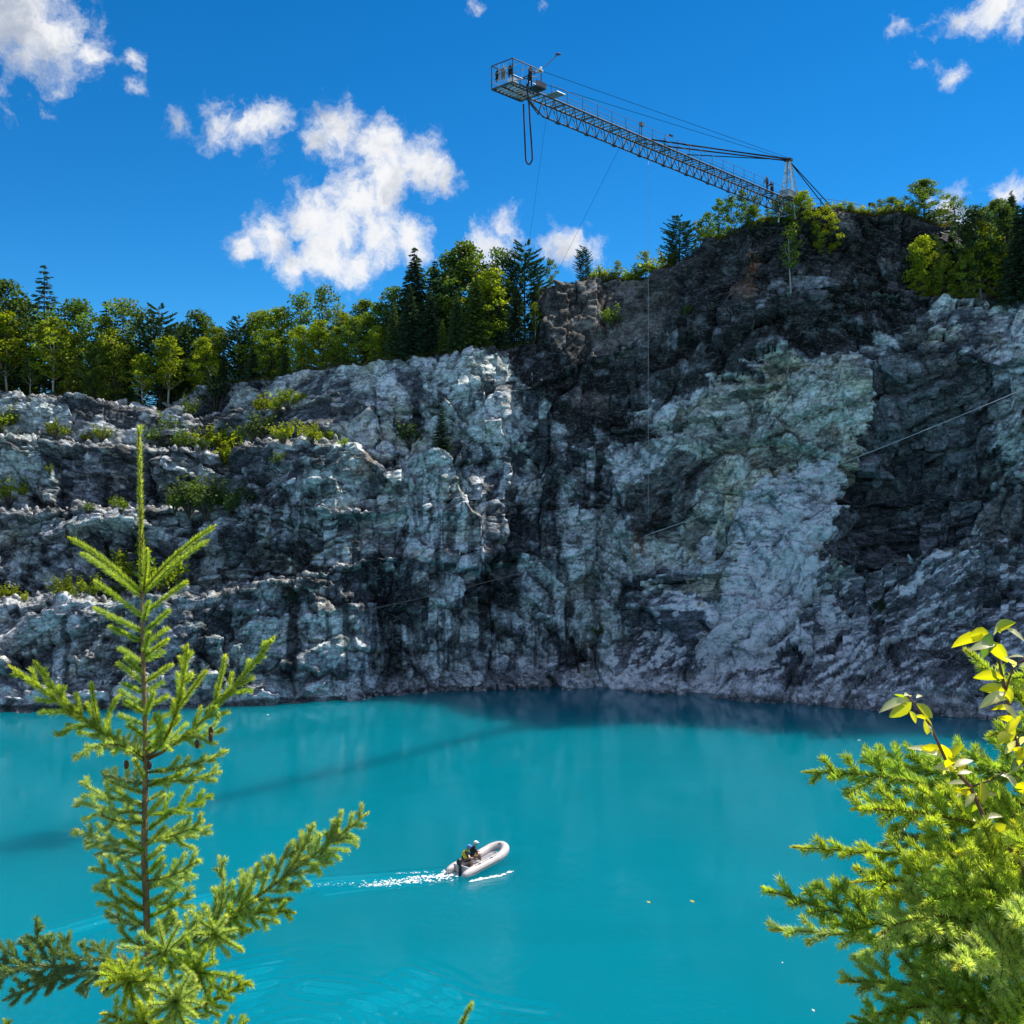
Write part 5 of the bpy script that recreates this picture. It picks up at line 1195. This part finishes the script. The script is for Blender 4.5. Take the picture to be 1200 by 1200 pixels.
# layers below
for (x1, y1, dy, c, lt) in [(262, 855, .06, BG_, .085), (266, 880, -.05, BG_, .05), (258, 905, .02, BG_, .085), (95, 917, .03, BG_, .075), (120, 905, .16, DG, .075), (90, 938, -.07, BG_, .075), (246, 932, .12, MG, .075), (238, 962, -.04, BG_, .085), (88, 973, .04, BG_, .085), (118, 955, -.14, BG_, .075),
     (246, 968, .10, BG_, .075), (100, 985, .14, DG, .075), (232, 1008, -.03, BG_, .085), (112, 1018, .03, BG_, .085), (222, 1022, .12, MG, .075), (118, 1040, -.08, BG_, .075), (226, 1050, .04, BG_, .075), (125, 1068, .10, DG, .075), (206, 1075, -.10, BG_, .075), (140, 1088, -.05, BG_, .05)]:
    y0 = y1 + random.uniform(8, 26); sx = 1 if x1 > 170 else -1
    add([(171, y0), (171 + (x1 - 171) * .55, y0 * .55 + y1 * .45 + 3), (x1, y1)], c, .0040, lt * 1.1, [0, dy * .6, dy], gap=.030, s0=.16, sub=False, up=.30, ang=.7, bare=.05)
for k_ in range(22):      # short shoots round the stem
    y0 = 905 + k_ * 8.6; sx = 1 if k_ % 2 else -1; dy = random.uniform(-.13, .06); ln_ = random.uniform(24, 52)
    add([(171 + sx * 2, y0 + 8), (171 + sx * ln_ * random.uniform(.5, 1), y0 - random.uniform(2, 16))], (BG_, MG, BG_)[k_ % 3], .0022, 0, [0, dy], 'shoot')
# long lower boughs
add([(178, 1125), (285, 1062), (431, 953)], BG_, .0085, .155, [0, -.06, -.12], gap=.021, s0=.10, sub=True, up=.35, bare=.08, tip=.55, ang=.75)
add([(255, 1075), (262, 1040), (257, 1005)], BG_, .003, .05, [-.05, -.06, -.06], gap=.031, sub=False); add([(330, 1030), (352, 1000), (368, 966)], BG_, .003, .05, [-.08, -.1, -.1], gap=.034, sub=False)
add([(375, 1005), (385, 985), (398, 962)], MG, .003, .03, [-.10, -.1, -.1], gap=.03, sub=False); add([(390, 990), (405, 985), (418, 990)], BG_, .002, 0, None, 'shoot')
add([(240, 1085), (300, 1070), (345, 1070)], YG, .004, .09, [-.04, -.12, -.2], gap=.031, sub=False)
add([(176, 1120), (95, 1135), (-30, 1118)], DG, .0080, .15, [0, .08, .16], gap=.024, s0=.10, sub=True, up=.15, ang=.8)
add([(60, 1128), (45, 1105), (45, 1078)], DG, .003, .05, [.1, .1, .1], gap=.025, sub=False); add([(90, 1130), (55, 1150), (5, 1172)], DG, .003, .08, [.08, .08, .08], gap=.034, sub=False)
def star(cx_, cy_, dz, colr, n, l0, l1, a0=0, a1=360):
    """a branch pointing at the viewer: its shoots fan out round the tip"""
    global sd_
    sd_ += 1; s_ = Spray(sd_); c_ = q3(cx_, cy_, dz); s_.shoot([q3(cx_ * .25 + 181 * .75, cy_ + 40, dz * .3), q3(cx_, cy_ + 8, dz * .8), c_], .004, .002)
    for i in range(n):
        an = math.radians(a0 + (a1 - a0) * (i + s_.rng.uniform(-.25, .25)) / n); l_ = s_.rng.uniform(l0, l1) * (.75 + .25 * abs(math.cos(an)))
        e_ = q3(cx_ + math.cos(an) * l_, cy_ - math.sin(an) * l_, dz - s_.rng.uniform(.0, .10)); s_.shoot([c_ + Vector((0, s_.rng.uniform(0, .05), 0)), c_.lerp(e_, .5) + Vector((0, 0, .004)), e_], .0022, .0012)
    return s_.build(spr, colr)
star(192, 1118, -.30, BG_, 11, 34, 62); star(150, 1152, -.36, YG, 10, 26, 48); star(228, 1140, -.26, MG, 11, 26, 52); star(205, 1178, -.45, BG_, 12, 26, 50); star(168, 1200, -.40, YG, 10, 24, 46); star(250, 1098, -.16, BG_, 9, 22, 44, 20, 380)
add([(180, 1175), (150, 1140), (120, 1160)], YG, .005, .10, [0, -.2, -.35], gap=.024, sub=False, s0=.25); add([(182, 1200), (235, 1180), (291, 1150)], YG, .006, .11, [0, -.08, -.14], gap=.026, sub=False)
add([(184, 1230), (150, 1200), (120, 1188)], BG_, .005, .10, [0, -.12, -.2], gap=.024, sub=False)
add([(185, 1240), (240, 1225), (290, 1196)], MG, .005, .10, [0, -.1, -.15], gap=.026, sub=False); add([(186, 1260), (60, 1250), (5, 1196)], YG, .005, .08, [0, -.05, -.1], gap=.02, sub=False)
for px, py, dy in ((231, 868, -.03), (247, 860, -.05), (247, 853, .02), (175, 893, -.02), (148, 892, -.04)):
    o = empty('cone', q3(px, py, dy) - spr.location); o.parent = spr
    MB().ball((0, 0, -.010), .0075, 8, 7, (1, 1, 1.9)).build('cone', mat('cone_scales', (.10, .055, .03), .8, vary=.4, scale=200), o, True)
for o in [x for x in spr.children if x.name.startswith('cone')]:
    for c_ in list(o.children): c_.parent = spr; c_.location = o.location; c_.name = 'cone'
    bpy.data.objects.remove(o)
# tip of another little spruce at the bottom edge
tip = empty('spruce_sapling', Vector((at(536, 0, 3.1).x, 3.1, bank_z(at(536, 0, 3.1).x, 3.1))), 'tip of a very small spruce showing at the bottom edge left of centre', 'tree', 'young spruces in the foreground')
s_ = Spray(301); s_.shoot([at(532, 1235, 3.1), at(538, 1205, 3.1), at(553, 1176, 3.1)], .004, .0015); s_.shoot([at(534, 1228, 3.1), at(522, 1214, 3.1), at(514, 1210, 3.12)], .003, .0015); s_.build(tip, YG)
mb = MB().tube([tip.location - Vector((0, 0, .05)), at(532, 1235, 3.1)], [.012, .005], 7); mb.v = [tuple(Vector(v) - tip.location) for v in mb.v]; mb.build('trunk', m_stemb, tip)

# dense spruce at the right edge
YR = 2.55; bx_ = at(1262, 0, YR).x
spr2 = empty('spruce_tree', Vector((bx_, YR, bank_z(bx_, YR) - .02)), 'dense bushy spruce filling the lower right corner', 'tree', 'young spruces in the foreground')
mb = MB().tube([spr2.location - Vector((0, 0, .05)), at(1262, 1000, YR), at(1255, 720, YR)], [.030, .022, .008], 9); mb.v = [tuple(Vector(v) - spr2.location) for v in mb.v]; mb.build('trunk', m_stemb, spr2, True)
def add2(pts, colr, r0=.006, lat=.12, dys=None, **kw):
    global sd_
    sd_ += 1; s_ = Spray(sd_, .0225, 2800, .0027); dys = dys or [0] * len(pts); P_ = [at(x, y, YR + d) for (x, y), d in zip(pts, dys)]
    if len(P_) == 3: P_ = bez(P_[0], P_[1] * 2 - (P_[0] + P_[2]) * .5, P_[2], 9)
    if lat == 0: s_.shoot(P_, r0, .0016)
    else: s_.limb(P_, r0, .0016, lat, **kw)
    return s_.build(spr2, colr)
BIG = [
 ([(1262, 985), (1110, 925), (944, 905)], MG, [0, -.05, -.10], .13), ([(1262, 975), (1130, 915), (1010, 893)], MG, [0, .10, .18], .12), ([(1262, 1000), (1120, 960), (1000, 948)], YG, [0, -.20, -.32], .13),
 ([(1262, 1010), (1090, 1003), (930, 993)], YG, [0, -.04, -.08], .07), ([(1262, 1020), (1130, 985), (1040, 985)], DG, [0, .16, .3], .14),
 ([(1262, 1130), (1060, 1090), (896, 1041)], MG, [0, -.06, -.12], .13), ([(1262, 1150), (1060, 1105), (903, 1090)], BG_, [0, .05, .1], .12), ([(1262, 1110), (1090, 1058), (943, 1047)], MG, [0, .10, .18], .10),
 ([(1262, 1080), (1120, 1040), (1000, 1034)], YG, [0, -.16, -.28], .14), ([(1262, 1085), (1160, 1050), (1080, 1062)], MG, [0, -.30, -.50], .13), ([(1262, 1120), (1130, 1075), (1030, 1095)], BG_, [0, -.22, -.36], .14),
 ([(1262, 1190), (1110, 1160), (985, 1150)], BG_, [0, -.08, -.14], .14), ([(1262, 1210), (1130, 1180), (1020, 1192)], MG, [0, -.20, -.32], .14), ([(1262, 1260), (1110, 1225), (1000, 1192)], MG, [0, .05, .1], .14), ([(1262, 1280), (1160, 1240), (1085, 1225)], BG_, [0, -.25, -.4], .14),
 ([(1262, 1160), (1180, 1120), (1120, 1135)], BG_, [0, -.36, -.58], .12), ([(1262, 1060), (1190, 1010), (1120, 1000)], YG, [0, -.28, -.46], .12), ([(1262, 940), (1180, 900), (1085, 925)], MG, [0, .05, .08], .12), ([(1262, 960), (1190, 940), (1120, 955)], DG, [0, .22, .38], .13),
 ([(1262, 1100), (1220, 1060), (1170, 1080)], DG, [0, .2, .3], .13), ([(1262, 1180), (1190, 1160), (1110, 1180)], DG, [0, .22, .36], .14), ([(1262, 1240), (1220, 1200), (1170, 1200)], MG, [0, -.3, -.5], .12), ([(1262, 1020), (1230, 985), (1190, 1000)], YG, [0, -.3, -.48], .11),
 ([(1262, 1140), (1215, 1090), (1190, 1085)], BG_, [0, -.4, -.62], .11), ([(1262, 1050), (1150, 1075), (1075, 1125)], DG, [0, .12, .2], .14), ([(1262, 1000), (1170, 1010), (1090, 1040)], DG, [0, .16, .24], .13)]
for pts, c, dy, lt in BIG: add2(pts, c, .0065, lt * 1.15, dy, gap=.032, s0=.12, sub=True, up=.25, tip=.5, bare=.02, ang=.65)
add2([(1258, 880), (1190, 815), (1132, 762)], YG, .005, .05, [0, -.03, -.06], gap=.05, s0=.35, sub=False); add2([(1258, 850), (1215, 800), (1180, 800)], YG, .004, .05, [0, -.06, -.1], gap=.03, sub=False)
add2([(1258, 940), (1200, 915), (1149, 888)], MG, .0045, .0, [0, .02, .04]); add2([(1258, 900), (1210, 862), (1160, 862)], YG, .0045, .07, [0, -.05, -.1], gap=.03, sub=False)

# leafy sapling in front of the right spruce: stems and single leaves
YB = 2.25
sap = empty('leafy_sapling', Vector((at(1235, 0, YB).x, YB, bank_z(at(1235, 0, YB).x, YB))), 'thin sapling with yellow and pale leaves rising out of the right spruce', 'tree')
m_redb = mat('reddish_twig', (.16, .075, .05), .7, vary=.3, scale=50)
def bp(px, py, dy=0): return at(px, py, YB + dy) - sap.location
MB().tube([Vector((0, 0, -.05)), bp(1230, 1080), bp(1190, 1000), bp(1165, 985), bp(1137, 922), bp(1108, 890), bp(1090, 850), bp(1072, 825), bp(1064, 816)], [.009, .0075, .006, .005, .0042, .0034, .0028, .002, .0012], 6).build('stem', m_redb, sap, True)
MB().tube([bp(1230, 1080), bp(1225, 960, .05), bp(1190, 868, .05), bp(1178, 810, .04), bp(1168, 762, .03), bp(1150, 738, .02)], [.0075, .006, .005, .004, .0025, .0014], 6).build('stem', m_redb, sap, True)
MB().tube([bp(1137, 922), bp(1160, 915), bp(1178, 905)], [.0025, .002, .001], 5).build('twig', m_redb, sap, True); MB().tube([bp(1178, 810, .04), bp(1188, 780), bp(1210, 765)], [.0025, .002, .001], 5).build('twig', m_redb, sap, True)
def leaf_mesh(fold, curl):
    xs = [0, .18, .42, .68, .88, 1.0]; ws = [.02, .20, .29, .24, .12, .0]; V = []
    for x, w_ in zip(xs, ws): z = -curl * x * x; V += [(x, -w_, z + fold * w_), (x, 0, z), (x, w_, z + fold * w_)]
    F_ = []
    for i in range(5): a_ = i * 3; F_ += [(a_, a_ + 3, a_ + 4, a_ + 1), (a_ + 1, a_ + 4, a_ + 5, a_ + 2)]
    me = np_mesh('leaf', V, np.array(F_), [m_bleaf], smooth=True); vv = np.ones((len(V), 3)); vv[1::3] = 1.25; vv[0::3] *= np.array([.82, .9, .8]); vv[2::3] *= np.array([.95, .9, .7]); set_col(me, 'var', vv); return me
m_bleaf = leaf_material('sapling_leaf', .62, 1.0)
LM = [leaf_mesh(.35, .25), leaf_mesh(.6, .1), leaf_mesh(.2, .45)]
LC = {'y': (.62, .58, .012), 'w': (.75, .68, .50), 'g': (.12, .22, .04), 'l': (.36, .46, .02)}
LV = [  # stalk column and row, tip column and row, colour
 (1066, 820, 1026, 829, 'w'), (1068, 823, 1040, 842, 'y'), (1066, 816, 1064, 808, 'w'), (1074, 818, 1082, 812, 'w'), (1072, 840, 1088, 843, 'y'), (1085, 848, 1098, 858, 'w'), (1105, 888, 1063, 868, 'w'), (1104, 886, 1076, 872, 'y'), (1110, 893, 1108, 864, 'y'), (1112, 892, 1125, 870, 'y'), (1112, 896, 1118, 905, 'y'), (1118, 899, 1141, 883, 'w'), (1124, 903, 1132, 886, 'y'),
 (1122, 906, 1092, 898, 'w'), (1132, 918, 1108, 912, 'w'), (1136, 922, 1118, 934, 'w'), (1150, 916, 1152, 945, 'y'), (1160, 915, 1163, 902, 'y'), (1142, 930, 1130, 945, 'w'), (1145, 935, 1172, 930, 'w'), (1148, 945, 1125, 950, 'l'), (1178, 906, 1196, 925, 'w'), (1155, 960, 1178, 955, 'w'), (1160, 972, 1180, 966, 'y'), (1162, 980, 1172, 1002, 'y'), (1158, 965, 1138, 970, 'l'), (1170, 990, 1150, 1000, 'y'),
 (1160, 746, 1128, 738, 'y'), (1158, 748, 1110, 757, 'y'), (1160, 742, 1152, 770, 'g'), (1164, 744, 1170, 732, 'w'), (1168, 738, 1190, 728, 'y'), (1178, 736, 1206, 745, 'w'), (1176, 795, 1136, 788, 'y'), (1178, 810, 1144, 806, 'y'), (1178, 812, 1150, 820, 'w'), (1180, 820, 1162, 822, 'w'), (1182, 832, 1158, 830, 'y'), (1186, 848, 1168, 828, 'y'), (1186, 850, 1180, 872, 'y'), (1188, 862, 1164, 870, 'y'), (1190, 868, 1176, 885, 'w'), (1194, 875, 1196, 895, 'y'), (1188, 782, 1178, 768, 'w'), (1200, 770, 1180, 764, 'w'), (1196, 880, 1215, 868, 'l'), (1198, 888, 1184, 905, 'g'), (1205, 905, 1190, 925, 'g'), (1212, 920, 1195, 945, 'y')]
LV += [(x0 + 6 * math.sin(k_ * 3.1), y0 + 9 + 4 * math.cos(k_ * 1.3), x0 + (x1 - x0) * .2 + 20 * math.sin(k_ * 2.3 + 1), y0 + 9 + 20 * math.cos(k_ * 1.9), ('y', 'w', 'l', 'y', 'w')[k_ % 5]) for k_, (x0, y0, x1, y1, c) in enumerate(LV) if k_ % 3 != 1]
for i, (x0, y0, x1, y1, c) in enumerate(LV):
    a, e = bp(x0, y0, .02 * math.sin(i)), bp(x1, y1, .02 * math.sin(i) + .03 * math.sin(i * 2.3)); d = e - a; L_ = d.length * .92
    o = link('leaf', LM[i % 3], sap); X_ = d.normalized(); n_ = Vector((.45 + .35 * math.sin(i * 1.7), .8, .45 + .4 * math.cos(i * 2.9))) if c in 'yl' else Vector((.3 + .4 * math.sin(i * 1.7), -.45, .85 + .2 * math.cos(i * 2.9))); n_ = (n_ - X_ * n_.dot(X_)).normalized(); Y_ = n_.cross(X_)
    wv_ = .85 if c in 'yg' else .7
    M_ = Matrix(((X_.x, Y_.x, n_.x), (X_.y, Y_.y, n_.y), (X_.z, Y_.z, n_.z))).to_4x4() @ Matrix.Diagonal((L_, L_ * wv_, L_, 1)); M_.translation = a; o.matrix_local = M_; o.color = (*LC[c], 1)
